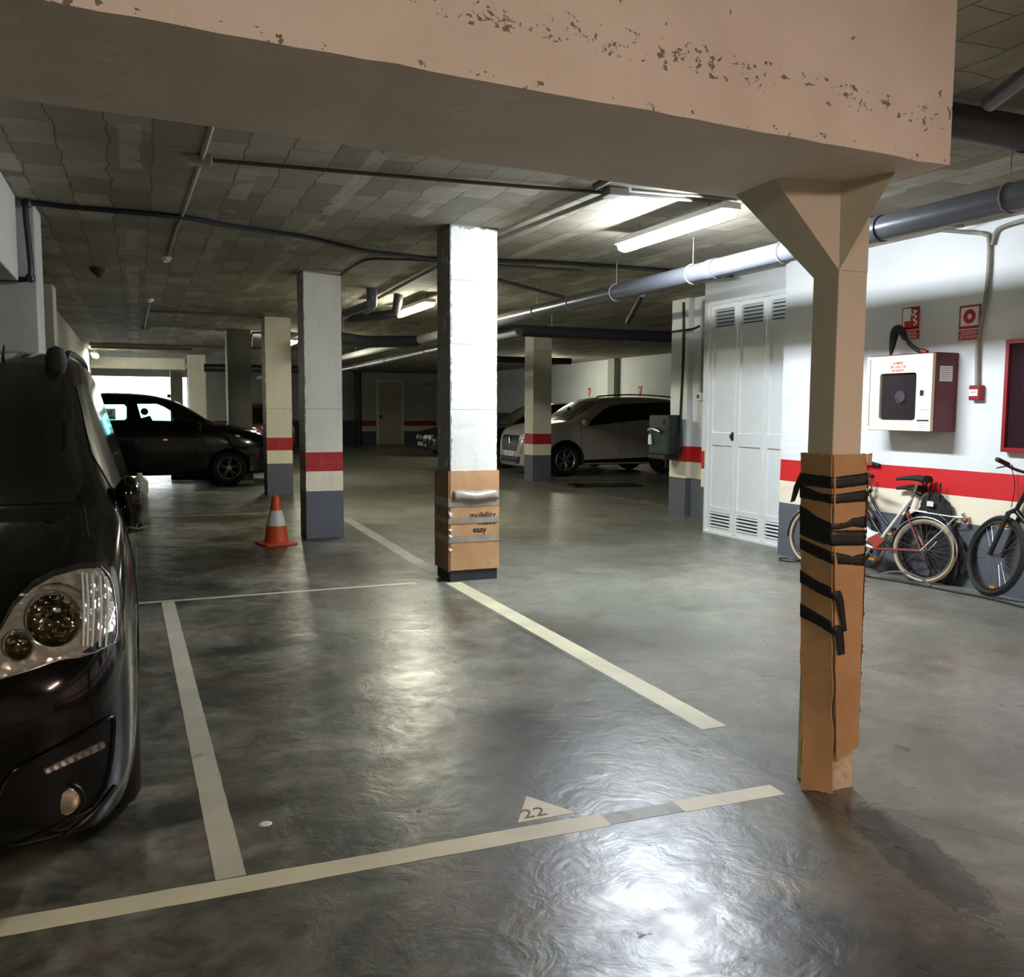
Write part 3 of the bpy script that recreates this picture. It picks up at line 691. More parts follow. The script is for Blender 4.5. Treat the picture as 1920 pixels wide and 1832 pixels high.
class Car:
    def __init__(s, root, stations, paint, wheels, rw, track_in=.03, k=6):
        s.root = root; st = interp_stations(stations, k); vs = []; fs = []
        for q in st: vs += ring(q)
        n = len(ring(st[0])); m = len(st)
        for i in range(m - 1):
            for j in range(n): fs.append((i * n + j, i * n + (j + 1) % n, (i + 1) * n + (j + 1) % n, (i + 1) * n + j))
        fs += [tuple(range(n - 1, -1, -1)), tuple((m - 1) * n + j for j in range(n))]
        body = MB().add(vs, fs).build('body', [paint, M_well], root)
        for p in body.data.polygons: p.use_smooth = True
        s.body = body; s.w = max(q[3 + 1] for q in stations)
        bm = bmesh.new(); bm.from_mesh(body.data); s.bvh = BVHTree.FromBMesh(bm); bm.free()
        s.cut = []
        s.rw = rw; s.wheels = wheels
        for wx in wheels:
            for sd in (-1, 1):
                c = MB(); c.lathe([(rw + .055, sd * (s.w - .30)), (rw + .055, sd * (s.w + .2))], (wx, 0, rw), 'y', 40); s.cut.append(c)
    def tunnel(s, poly, ya, yb):
        c = MB(); c.prism(poly, 'y', ya, yb); s.cut.append(c)
    def finish(s):
        tmp = []
        for c in s.cut:
            o = c.build('cutter', [M_well, M_well], s.root); tmp.append(o)
            for p_ in o.data.polygons: p_.material_index = 1
            md = s.body.modifiers.new('b', 'BOOLEAN'); md.operation = 'DIFFERENCE'; md.object = o; md.solver = 'EXACT'
        bpy.context.view_layer.update(); dg = bpy.context.evaluated_depsgraph_get()
        me = bpy.data.meshes.new_from_object(s.body.evaluated_get(dg)); s.body.modifiers.clear(); s.body.data = me
        for o in tmp: bpy.data.objects.remove(o)
        smooth_by_angle(s.body, 50)
    def hit(s, u, v, mode):
        # mode: 'left' side view (x,z) from +y; 'right' from -y; 'front' (y,z) from +x; 'rear'; 'pix' pixel through the camera
        if mode == 'left': o, d = Vector((u, 5, v)), Vector((0, -1, 0))
        elif mode == 'right': o, d = Vector((u, -5, v)), Vector((0, 1, 0))
        elif mode == 'front': o, d = Vector((5, u, v)), Vector((-1, 0, 0))
        elif mode == 'rear': o, d = Vector((-9, u, v)), Vector((1, 0, 0))
        elif mode == 'top': o, d = Vector((u, v, 5)), Vector((0, 0, -1))
        else:
            inv = s.root.matrix_basis.inverted(); o = inv @ EYE; d = (inv.to_3x3() @ ray(u, v)).normalized()
        h = s.bvh.ray_cast(o, d)
        if h[0] is None:
            t = s.bvh.find_nearest(o + d * max(0, (-o).dot(d)))
            h = s.bvh.find_nearest(o + d * (t[0] - o).dot(d)); return h[0], h[1]
        n = h[1]
        if n.dot(d) > 0: n = -n
        return h[0], n
    def patch(s, name, poly, mode, mat, parent=None, step=.05, off=.004, depth=.012, smooth=True, holes=()):
        bm = bmesh.new(); f = bm.faces.new([bm.verts.new((p[0], p[1], 0)) for p in poly])
        xs = [p[0] for p in poly]; ys = [p[1] for p in poly]
        for ax, lo, hi in ((0, min(xs), max(xs)), (1, min(ys), max(ys))):
            k = int((hi - lo) / step)
            for i in range(1, k + 1):
                c = [0, 0, 0]; nn = [0, 0, 0]; c[ax] = lo + (hi - lo) * i / (k + 1); nn[ax] = 1
                bmesh.ops.bisect_plane(bm, geom=bm.verts[:] + bm.edges[:] + bm.faces[:], plane_co=c, plane_no=nn)
        if holes:
            kill = [f for f in bm.faces if any((f.calc_center_median().x - hx) ** 2 + (f.calc_center_median().y - hy) ** 2 < hr * hr for hx, hy, hr in holes)]
            bmesh.ops.delete(bm, geom=kill, context='FACES')
        bm.verts.index_update(); res = {}
        for v in bm.verts:
            h, n = s.hit(v.co.x, v.co.y, mode); res[v.index] = (h + n * off, h - n * depth)
        vs = [res[v.index][0] for v in bm.verts]; N = len(vs); vs += [res[v.index][1] for v in bm.verts]
        fs = [tuple(v.index for v in f.verts) for f in bm.faces]
        for e in bm.edges:
            if len(e.link_faces) == 1: a_, b_ = e.verts[0].index, e.verts[1].index; fs.append((a_, b_, b_ + N, a_ + N))
        bm.free()
        o = MB().add([tuple(v) for v in vs], fs).build(name, mat, parent or s.root, smooth=smooth); return o
    def strip(s, name, pts, mode, r, mat, parent=None, off=.0, k=5, closed=False):
        C_ = catmull([Vector((p[0], p[1], 0)) for p in pts], k); P = []
        for c in C_: h, n = s.hit(c.x, c.y, mode); P.append(h + n * off)
        return MB().tube(P, r, 8, closed=closed).build(name, mat, parent or s.root, smooth=True)
    def add_wheels(s, rimmat, spokes=5, only=None, dark=None):
        for wx in s.wheels:
            for sd in (-1, 1):
                if only and (wx, sd) not in only: continue
                rw = s.rw; rr = rw * .68; yo = sd * (s.w - .015); t = sd * .21
                w_ = MB(); w_.lathe([(rr, 0), (rr + .02, .006 * sd), (rw - .05, .012 * sd), (rw - .012, -.012 * sd), (rw, -.04 * sd), (rw, -t + .04 * sd), (rw - .015, -t + .01 * sd), (rr, -t), (rr - .03, -t * .9), (rr - .03, -.02 * sd)], (0, 0, 0), 'y', 48, closed=True)
                o = w_.build('wheel', M_rubber, s.root, smooth=True); o.location = (wx, yo, rw)
                w_ = MB(); w_.lathe([(rr, -.004 * sd), (rr - .012, .002 * sd), (rr - .03, -.01 * sd), (rr - .035, -.1 * sd)], (0, 0, 0), 'y', 48)
                w_.f = w_.f[:-2]; w_.m = w_.m[:-2]
                for i in range(spokes):
                    a_ = 2 * math.pi * i / spokes + .3
                    for da in (-.16, .16):
                        p0 = (math.cos(a_ + da * .6) * .045, -.03 * sd, math.sin(a_ + da * .6) * .045); p1 = (math.cos(a_ + da) * (rr - .012), -.014 * sd, math.sin(a_ + da) * (rr - .012))
                        w_.tube([p0, p1], [.016, .011], 6)
                w_.lathe([(.001, -.005 * sd), (.05, -.012 * sd), (.065, -.035 * sd), (.065, -.07 * sd)], (0, 0, 0), 'y', 24)
                w_.build('rim', rimmat, o, smooth=True)
                w_ = MB(); w_.lathe([(.001, -.085 * sd), (rr - .036, -.09 * sd), (rr - .036, -.10 * sd), (.001, -.10 * sd)], (0, 0, 0), 'y', 32); w_.build('brake_disc', M_well, o)

# ------------------------------------------------------------ near dark van
VX, VY = -.925, 2.86
van = empty('parked_van', (VX, VY, 0), (0, 0, R(-90)), 'dark van parked nose first at the left edge, its headlight closest to us', 'van')
V = Car(van, [
    (0, .34, .50, .58, .46, .34), (-.03, .24, .60, .70, .64, .52), (-.10, .18, .68, .80, .77, .62), (-.24, .165, .76, .90, .855, .70), (-.45, .165, .84, .99, .895, .74),
    (-.75, .17, .95, 1.08, .905, .76), (-1.05, .18, 1.03, 1.15, .905, .74), (-1.30, .18, 1.06, 1.33, .90, .71), (-1.60, .18, 1.07, 1.56, .895, .68), (-1.92, .18, 1.07, 1.72, .895, .665),
    (-2.4, .18, 1.07, 1.79, .895, .67), (-3.4, .18, 1.07, 1.80, .895, .67), (-4.1, .2, 1.07, 1.77, .89, .66), (-4.32, .25, 1.0, 1.6, .86, .64), (-4.38, .35, .9, 1.4, .82, .6)], M_carvan, (-.80, -3.55), .315)
g = V.patch
M_vblack = simple('van_grille_black', (10, 10, 10), .4, spec=.25)
M_vglass = simple('van_windscreen', (20, 21, 20), .2, coat=.4)
ws = g('windscreen', [(-.69, 1.13), (.69, 1.13), (.72, 1.2), (.60, 1.66), (.5, 1.70), (-.5, 1.70), (-.60, 1.66), (-.72, 1.2)], 'front', M_vglass, step=.06)
V.strip('door_seam', [(-1.05, 1.03), (-1.12, .8), (-1.15, .5), (-1.13, .28)], 'left', .004, M_well)
g('side_window', [(-1.35, 1.12), (-2.15, 1.12), (-2.15, 1.62), (-1.85, 1.60), (-1.45, 1.30)], 'left', M_vglass, step=.06)
# bonnet shut line, headlight and bumper details on the visible corner
V.strip('bonnet_seam', [(.752, 1.03), (.74, 1.07), (.72, 1.12)], 'front', .003, M_well)
def faceted(name, rgb, rough, metal, sc, st):
    t = NT(name); v = t.n('ShaderNodeTexVoronoi'); v.inputs['Scale'].default_value = sc; t.l(t.obj(), v.inputs['Vector'])
    t.set('Base Color', t.mix(t.math('MULTIPLY', v.outputs[0], .5), lin(rgb), lin(tuple(c * .45 for c in rgb)))); t.set('Roughness', rough); t.set('Metallic', metal); t.bump(v.outputs[0], st, .02); return t.m
M_lampback = faceted('lamp_reflector', (224, 222, 214), .22, .6, 26, .5)
M_lampdark = faceted('lamp_bowl', (206, 196, 168), .14, .95, 34, .7)
hl = [(-2, 1190), (26, 1140), (60, 1105), (100, 1082), (150, 1068), (188, 1066), (205, 1092), (214, 1130), (216, 1190), (208, 1206), (180, 1222), (150, 1232), (100, 1238), (40, 1260), (0, 1272), (-60, 1282), (-60, 1262)]
BOWL = ((99, 1163, 52), (33, 1212, 28))
hd = V.patch('headlight', hl, 'pix', M_lampback, step=3.5, off=.002, depth=.01, holes=BOWL)
V.patch('headlight_lens', hl, 'pix', M_lens, hd, step=9, off=.030, depth=-.002)
def ell(cx, cy, rx, ry, n=28, rot=0): return [(cx + rx * math.cos(2 * math.pi * i / n) * math.cos(rot) - ry * math.sin(2 * math.pi * i / n) * math.sin(rot), cy + rx * math.cos(2 * math.pi * i / n) * math.sin(rot) + ry * math.sin(2 * math.pi * i / n) * math.cos(rot)) for i in range(n)]
for cx, cy, pr in BOWL:
    pts_ = [V.hit(u, v, 'pix')[0] for u, v in ell(cx, cy, pr, pr, 16)]; c = sum(pts_, Vector()) / 16; q = pr / 1682 * 3.15; xb = min(p.x for p in pts_) - .015
    cc_ = MB(); cc_.lathe([(q * 1.02, c.x + .2), (q * 1.02, xb - .075)], (0, c.y, c.z), 'x', 32); V.cut.append(cc_)
    w = MB(); w.lathe([(q, xb), (q * .9, xb - .028), (q * .65, xb - .05), (q * .35, xb - .062), (.001, xb - .066)], (0, c.y, c.z), 'x', 32); w.f = w.f[:-2]; w.m = w.m[:-2]
    w.build('reflector_bowl', M_lampdark, hd, smooth=True)
    w = MB(); w.lathe([(q * .16, xb - .065), (q * .2, xb - .03), (q * .14, xb - .008), (.001, xb - .004)], (0, c.y, c.z), 'x', 20); w.build('bulb_shield', M_chrome, hd, smooth=True)
    w = MB(); w.lathe([(q * .10, xb - .06), (q * .12, xb - .03), (.001, xb - .022)], (0, c.y + q * .5, c.z - q * .05), 'x', 16); w.build('amber_bulb', simple('amber_bulb', (150, 104, 50), .2), hd, smooth=True)
    V.strip('bowl_ring', [(u, v) for u, v in ell(cx, cy, pr + 1, pr + 1, 20)], 'pix', .0045, M_chrome, hd, off=.003, k=1, closed=False)
for k, xx in enumerate((152, 160, 170, 184, 196)):
    V.strip('lens_rib', [(xx, 1078 + k * 2), (xx + 2, 1150), (xx + 1 - k, 1215)], 'pix', .0035, M_plate, hd, off=.010, k=4)
V.strip('headlight_trim', [(0, 1273), (60, 1256), (110, 1238), (150, 1232), (182, 1220), (210, 1203), (217, 1180), (213, 1120), (205, 1085), (188, 1064)], 'pix', .0032, M_chrome, hd, off=.004, k=4)
V.patch('lamp_corner_cap', [(150, 1226), (196, 1195), (205, 1186), (214, 1196), (208, 1206), (180, 1221)], 'pix', M_vblack, hd, step=9, off=.008, depth=.002)
# lower bumper insert
ins = V.patch('bumper_insert', [(-40, 1560), (-2, 1498), (14, 1462), (35, 1440), (100, 1405), (203, 1346), (209, 1352), (208, 1380), (203, 1440), (190, 1485), (170, 1512), (110, 1545), (30, 1582), (-30, 1592)], 'pix', M_vblack, step=10, off=.003, depth=.01)
V.strip('insert_rim', [(-10, 1510), (2, 1480), (22, 1449), (60, 1425), (120, 1393), (203, 1346), (211, 1352), (209, 1390), (203, 1440), (190, 1482), (168, 1514)], 'pix', .006, M_carvan, off=.006, k=4)
V.strip('insert_rim', [(190, 1482), (168, 1514), (110, 1545), (30, 1580), (-20, 1590)], 'pix', .006, M_carvan, off=.006, k=4)
led = V.patch('daytime_light_strip', [(80, 1441), (188, 1390), (193, 1397), (188, 1404), (84, 1450)], 'pix', simple('led_strip_lens', (120, 114, 108), .2, .5, var=.5, scale=60), step=8, off=.012, depth=.01)
for i in range(8):
    V.patch('led_cell', ell(88 + 13.8 * i, 1443 - 6.4 * i, 4.6, 4.2, 12), 'pix', M_chrome, led, step=20, off=.016, depth=.005)
fc, fn = V.hit(118, 1505, 'pix')
fog = MB(); fog.lathe([(.001, .012), (.03, .010), (.045, .002), (.05, -.012), (.045, -.03)], (fc.x - .006, fc.y, fc.z), 'x', 28)
fg = fog.build('fog_lamp', simple('fog_lamp_glass', (196, 180, 160), .12, .75, var=.35, scale=22), van, smooth=True)
MB().lathe([(.052, -.01), (.062, -.004), (.060, .006), (.050, .004)], (fc.x - .004, fc.y, fc.z), 'x', 28, closed=True).build('fog_lamp_ring', M_vblack, fg, smooth=True)
V.strip('bumper_lip', [(-30, 1618), (20, 1612), (80, 1585), (140, 1552), (185, 1512), (215, 1475)], 'pix', .009, M_vblack, off=.002, k=4)
V.strip('scuff_mark', [(60, 912), (75, 922), (86, 938)], 'pix', .0015, M_steel, off=.0015, k=3)
# mirror
w = MB(); mm = []
for i in range(9):
    t = i / 8; a_ = math.sin(math.pi * min(1, max(0, t * .92 + .04))) ** .5; mm.append((t, a_))
vs = []; fs = []; n = 20
for t, a_ in mm:
    y = .0 + .125 * t
    for j in range(n):
        an = 2 * math.pi * j / n; cx_, sz_ = math.cos(an), math.sin(an)
        vs.append((-1.43 + .075 * a_ * (abs(cx_) ** .7) * (1 if cx_ > 0 else -1), .82 + y, 1.075 + .128 * a_ * (abs(sz_) ** .75) * (1 if sz_ > 0 else -1)))
for i in range(8):
    for j in range(n): fs.append((i * n + j, i * n + (j + 1) % n, (i + 1) * n + (j + 1) % n, (i + 1) * n + j))
fs += [tuple(range(n)), tuple(8 * n + j for j in range(n - 1, -1, -1))]
w.add(vs, fs); mi = w.build('door_mirror', M_carvan, van, smooth=True)
MB().tube([(-1.40, .80, 1.0), (-1.42, .88, .97), (-1.43, .93, .985)], [.03, .025, .03], 12).build('mirror_stalk', M_vblack, mi, smooth=True)
MB().tube([(-1.375, .86, .985), (-1.36, .92, .975), (-1.375, .965, .985)], .006, 8).build('mirror_trim', M_chrome, mi, smooth=True)
w = MB(); w.tube(catmull([(-2.25, .60, 1.72), (-2.35, .605, 1.775), (-2.6, .61, 1.79), (-3.2, .61, 1.80), (-4.0, .61, 1.79), (-4.1, .61, 1.74)], 5), .016, 10); w.build('roof_rail', M_vblack, van, smooth=True)
w = MB(); w.lathe([(.001, .0), (.035, .01), (.046, .04), (.046, .08), (.034, .12), (.001, .135)], (-1.9, .585, 1.655), 'z', 16); w.build('roof_bar_foot', M_rubber, van, smooth=True)
MB().tube([(-1.95, .36, 1.72), (-1.96, .365, 1.79)], [.008, .004], 8).build('roof_nozzle', M_vblack, van)
V.finish(); V.add_wheels(M_alu)

# ------------------------------------------------------------ black people carrier seen from its side
mpv = empty('people_carrier', (2.62, 19.18, 0), (0, 0, 0), 'black people carrier standing side on in front of the daylight exit', 'car')
S2 = [(0, .34, .58, .66, .46, .35), (-.05, .27, .68, .80, .66, .54), (-.18, .22, .80, .96, .80, .66), (-.45, .2, .90, 1.09, .87, .74), (-.85, .2, .98, 1.17, .89, .76), (-1.25, .2, 1.06, 1.24, .895, .72),
      (-1.6, .2, 1.10, 1.46, .895, .68), (-1.95, .2, 1.12, 1.64, .89, .66), (-2.45, .2, 1.13, 1.755, .89, .66), (-3.2, .2, 1.15, 1.78, .885, .655), (-3.9, .22, 1.16, 1.72, .88, .64), (-4.35, .26, 1.1, 1.5, .84, .62), (-4.5, .36, .95, 1.2, .78, .6)]
M2 = Car(mpv, S2, M_carblk, (-.97, -3.68), .335)
def l2(u, v, y=18.35): q = aty(u, v, y); return (q.x - 2.62, q.z)
fw = [l2(*p) for p in ((257, 757), (297, 757), (312, 763), (325, 771), (326, 791), (266.5, 790), (261, 771))]
rwn = [l2(*p) for p in ((176, 758), (232, 758), (237, 763), (237, 785), (232, 789), (180, 790))]
qw = [l2(*p) for p in ((331, 773), (352, 784), (362, 791), (331, 791))]
for poly in (fw, rwn):
    M2.tunnel(poly, -1.1, 1.1)
    M2.patch('side_window', poly, 'right', M_tint, step=.08, off=-.006, depth=.004)
    M2.patch('side_window', poly, 'left', M_tint, step=.08, off=-.006, depth=.004)
M2.patch('quarter_window', qw, 'right', M_glassd, step=.08)
M2.patch('windscreen', [(-.66, 1.22), (.66, 1.22), (.60, 1.62), (.5, 1.68), (-.5, 1.68), (-.60, 1.62)], 'front', M_glassd, step=.06)
M2.patch('headlight', [l2(*p) for p in ((470, 799), (484, 800), (496, 808), (499, 816), (486, 815), (472, 808))], 'right', M_lampback, step=.05)
M2.patch('headlight', [(.45, .74), (.78, .84), (.78, .93), (.6, .90), (.43, .82)], 'front', M_lampback, step=.05)
M2.patch('side_repeater', [l2(*p) for p in ((442, 815), (450, 817), (449, 820), (442, 818))], 'right', M_chrome, step=.05)
M2.patch('door_handle', [l2(*p) for p in ((306, 823), (314, 823), (314, 826), (306, 826))], 'right', M_chrome, step=.05)
M2.strip('sill_trim', [(-1.5, .30), (-2.4, .29), (-3.2, .30)], 'right', .02, M_vblack)
M2.strip('door_seam', [(-1.42, 1.1), (-1.45, .8), (-1.5, .4)], 'right', .004, M_well); M2.strip('door_seam', [(-2.50, 1.12), (-2.52, .8), (-2.5, .36)], 'right', .004, M_well)
mi = MB(); mi.lathe([(.001, -.12), (.06, -.10), (.085, 0), (.06, .09), (.001, .11)], (-1.52, -.97, 1.15), 'y', 16); mi.build('door_mirror', M_carblk, mpv, smooth=True)
for yy in (-.36, .36):
    w = MB(); w.tube([(-2.35, yy, .95), (-2.46, yy, 1.32)], [.16, .10], 10); w.tube([(-2.47, yy - .07, 1.43), (-2.47, yy + .07, 1.43)], .07, 10); w.build('headrest', M_bag, mpv, smooth=True)
w = MB(); a_ = l2(189, 766); b_ = l2(217, 787); w.bb((a_[0], -.78, b_[1]), (b_[0], -.775, a_[1])); sheet_ = w.build('paper_notice', simple('notice_paper', (214, 222, 218), .7), mpv)
w = MB(); cx_ = (a_[0] + b_[0]) / 2; cz_ = a_[1] * .68 + b_[1] * .32; w.tube([(cx_ - .05, -.784, cz_ + .05), (cx_ - .05, -.784, cz_ - .03), (cx_ + .05, -.784, cz_ - .03), (cx_ + .05, -.784, cz_ + .03)], .011, 6)
for i in range(3): w.bb((a_[0] + .05, -.783, b_[1] + .05 + .045 * i), (b_[0] - .05, -.781, b_[1] + .065 + .045 * i))
w.build('notice_print', simple('grey_print', (90, 100, 104), .7), sheet_)
M2.finish(); M2.add_wheels(M_alu, 5)

# ------------------------------------------------------------ pale SUV
suv = empty('parked_suv', (7.98, 19.25, 0), (0, 0, R(180)), 'pale SUV with black wheel arches parked nose out behind the banded pillar', 'car')
S3 = [(0, .30, .62, .74, .50, .40), (-.05, .22, .76, .92, .72, .60), (-.16, .20, .88, 1.08, .84, .72), (-.40, .2, .98, 1.16, .90, .78), (-.8, .22, 1.06, 1.22, .93, .80), (-1.15, .22, 1.12, 1.27, .93, .77),
      (-1.5, .22, 1.17, 1.50, .93, .70), (-1.9, .22, 1.21, 1.72, .93, .67), (-2.3, .22, 1.25, 1.80, .93, .665), (-3.2, .22, 1.32, 1.82, .925, .66), (-4.0, .24, 1.38, 1.77, .91, .64), (-4.4, .3, 1.30, 1.62, .88, .6), (-4.58, .4, 1.0, 1.25, .84, .6)]
U = Car(suv, S3, M_carwht, (-1.0, -3.65), .365)
def l3(u, v, y=18.4): q = aty(u, v, y); return (-(q.x - 7.98), q.z)
U.patch('side_windows', [l3(*p) for p in ((1098, 799), (1108, 789), (1135, 768), (1150, 761), (1180, 757), (1266, 754), (1300, 757), (1300, 779), (1268, 781), (1180, 790))], 'left', M_glassd, step=.08)
U.patch('windscreen', [(-.70, 1.26), (.70, 1.26), (.66, 1.6), (.58, 1.72), (-.58, 1.72), (-.66, 1.6)], 'front', simple('windscreen_painted_reflection', (92, 98, 92), .12, coat=.6), step=.06)  # pale glass colour paints in the whitish reflection on the windscreen
U.patch('black_grille', [(-.42, .56), (.42, .56), (.50, .74), (.46, .92), (-.46, .92), (-.50, .74)], 'front', M_vblack, step=.06)
gb = MB()
h_, n_ = U.hit(0, .80, 'front'); em = MB(); em.prism([(-.03, -.07), (.03, -.07), (.02, -.01), (.045, .03), (.0, .08), (-.035, .05), (-.015, 0)], 'x', h_.x + .005, h_.x + .02); em.v = [(x, y, z + .80) for x, y, z in em.v]; em.build('emblem', M_chrome, suv)
for sgn in (1, -1):
    U.patch('headlight', [(sgn * .48, .80), (sgn * .80, .90), (sgn * .82, 1.0), (sgn * .60, .98), (sgn * .48, .90)], 'front', M_lampback, step=.05)
    U.patch('light_claw', [(sgn * .62, .80), (sgn * .66, .82), (sgn * .62, .52), (sgn * .58, .50)], 'front', M_chrome, step=.05, off=.008)
U.patch('lower_intake', [(-.55, .28), (.55, .28), (.60, .44), (-.60, .44)], 'front', M_vblack, step=.06)
U.strip('silver_lip', [(-.62, .24), (0, .235), (.62, .24)], 'front', .022, M_alu)
h_, n_ = U.hit(0, .50, 'front'); w = MB(); w.bb((h_.x, -.26, .445), (h_.x + .018, .26, .555)); pl = w.build('number_plate', M_plate, suv)
text_mesh('plate_text', '1528 KXL', .10, M_ink, pl, (h_.x + .0185, 0, .50), (0, 1, 0), (0, 0, 1))
for wx in (-1.0, -3.65): MB().tube(arc((wx, .925, .365), .43, -12, 192, 20, 'xz'), .032, 8).build('arch_cladding', M_vblack, suv, smooth=True)
U.patch('sill_cladding', [(-1.42, .24), (-3.22, .24), (-3.22, .40), (-1.42, .36)], 'left', M_vblack, step=.08)
w = MB(); w.tube(catmull([(-1.95, .60, 1.76), (-2.05, .60, 1.83), (-3.0, .60, 1.87), (-4.0, .60, 1.82), (-4.1, .6, 1.76)], 5), .016, 8); w.build('roof_rail', M_vblack, suv, smooth=True)
w = MB(); w.lathe([(.001, -.09), (.06, -.07), (.09, .02), (.06, .10), (.001, .12)], (-1.45, 1.0, 1.22), 'y', 16); w.build('door_mirror', M_carwht, suv, smooth=True)
U.strip('door_seam', [(-1.38, 1.15), (-1.40, .8), (-1.42, .42)], 'left', .004, M_well); U.strip('door_seam', [(-2.45, 1.26), (-2.45, .8), (-2.4, .42)], 'left', .004, M_well)
MB().tube([(-1.5, .0, 1.55), (-1.55, 0, 1.50)], .04, 8).build('rear_view_mirror', M_black, suv)
U.finish(); U.add_wheels(M_alu, 6)

# ------------------------------------------------------------ the other cars further back
def car_at(name, loc, rz, label, S, paint, wheels, rw, winL, ws_, extra=None, rear=None):
    root = empty(name, loc, (0, 0, R(rz)), label, 'car'); C_ = Car(root, S, paint, wheels, rw, k=5)
    for side in ('left', 'right'): C_.patch('side_windows', winL, side, M_glassd, step=.1)
    C_.patch('windscreen', ws_, 'front', M_glassd, step=.08)
    if rear: C_.patch('rear_window', rear, 'rear', M_glassd, step=.08)
    if extra: extra(C_, root)
    for sd in (1, -1): MB().lathe([(.001, -.09), (.05, -.06), (.07, .02), (.05, .08), (.001, .1)], (-1.5, sd * .97, 1.05), 'y', 12).build('door_mirror', paint, root, smooth=True)
    C_.finish(); C_.add_wheels(M_alu, 5); return C_
SED = [(0, .28, .50, .60, .50, .42), (-.05, .22, .60, .72, .68, .58), (-.2, .18, .68, .82, .80, .70), (-.6, .17, .76, .92, .85, .76), (-1.1, .17, .84, .99, .87, .76), (-1.4, .17, .90, 1.02, .87, .72), (-1.85, .17, .94, 1.28, .87, .62), (-2.3, .17, .96, 1.40, .87, .58), (-2.9, .17, .97, 1.41, .87, .58),
       (-3.4, .17, .98, 1.30, .86, .58), (-3.85, .18, .97, 1.08, .85, .68), (-4.3, .22, .88, 1.02, .82, .70), (-4.45, .35, .75, .85, .72, .6)]
def saloon(C_, root):
    C_.patch('black_grille', [(-.02, .52), (-.24, .52), (-.26, .66), (-.04, .68)], 'front', M_vblack, step=.06); C_.patch('black_grille', [(.02, .52), (.24, .52), (.26, .66), (.04, .68)], 'front', M_vblack, step=.06)
    for sgn in (1, -1):
        k = sgn * .14; C_.strip('grille_surround', [(k - .11, .53), (k + .11, .53), (k + .12, .67), (k - .12, .67), (k - .11, .53)], 'front', .012, M_chrome, k=3)
        C_.patch('headlight', [(sgn * .34, .56), (sgn * .74, .58), (sgn * .76, .70), (sgn * .36, .68)], 'front', M_lampback, step=.06)
    h_, n_ = C_.hit(0, .40, 'front'); w = MB(); w.bb((h_.x, -.26, .34), (h_.x + .02, .26, .45)); pl = w.build('number_plate', M_plate, root)
    text_mesh('plate_text', '2760 CCL', .10, M_ink, pl, (h_.x + .021, 0, .395), (0, 1, 0), (0, 0, 1))
WL = [(-1.55, 1.0), (-1.95, 1.24), (-2.3, 1.34), (-3.0, 1.34), (-3.5, 1.08), (-3.5, 1.02)]
WSN = [(-.62, 1.04), (.62, 1.04), (.56, 1.3), (-.56, 1.3)]
car_at('saloon_car', (8.45, 27.9, 0), 180, 'dark saloon nose with a white number plate, left of the middle pillar', SED, M_carnavy, (-.9, -3.6), .32, WL, WSN, saloon)
HAT = [(0, .28, .55, .66, .50, .42), (-.05, .22, .68, .82, .68, .58), (-.2, .18, .80, .96, .80, .70), (-.6, .18, .90, 1.06, .86, .76), (-1.0, .18, .98, 1.12, .88, .76), (-1.4, .18, 1.02, 1.36, .88, .70), (-1.85, .18, 1.04, 1.60, .88, .66), (-2.4, .18, 1.06, 1.68, .88, .66), (-3.4, .18, 1.08, 1.68, .88, .66),
       (-3.9, .2, 1.05, 1.58, .86, .64), (-4.15, .26, .95, 1.2, .84, .66), (-4.22, .36, .8, .95, .8, .62)]
WLH = [(-1.35, 1.10), (-1.8, 1.46), (-2.3, 1.58), (-3.5, 1.58), (-3.8, 1.14)]
WSH = [(-.64, 1.14), (.64, 1.14), (.58, 1.56), (-.58, 1.56)]
car_at('dark_hatchback', (7.9, 22.1, 0), 180, 'black car parked just behind the pale SUV, roof showing beyond its bonnet', HAT, M_carblk, (-.85, -3.4), .32, WLH, WSH)
def redx(C_, root):
    h_, n_ = C_.hit(0, .88, 'rear'); w = MB(); w.bb((h_.x - .02, -.26, .83), (h_.x, .26, .94)); pl = w.build('number_plate', M_plate, root)
    text_mesh('plate_text', '1023 WY', .10, M_ink, pl, (h_.x - .021, 0, .885), (0, -1, 0), (0, 0, 1))
    for sgn in (1, -1): C_.patch('tail_light', [(sgn * .72, .86), (sgn * .80, .86), (sgn * .78, 1.2), (sgn * .70, 1.2)], 'rear', M_redd, step=.06)
car_at('red_hatchback', (3.95, 34.0, 0), 90, 'red car seen from behind, beyond the black people carrier bonnet', HAT, M_carred, (-.85, -3.4), .32, WLH, WSH, redx, [(-.60, 1.02), (.60, 1.02), (.56, 1.56), (-.56, 1.56)])

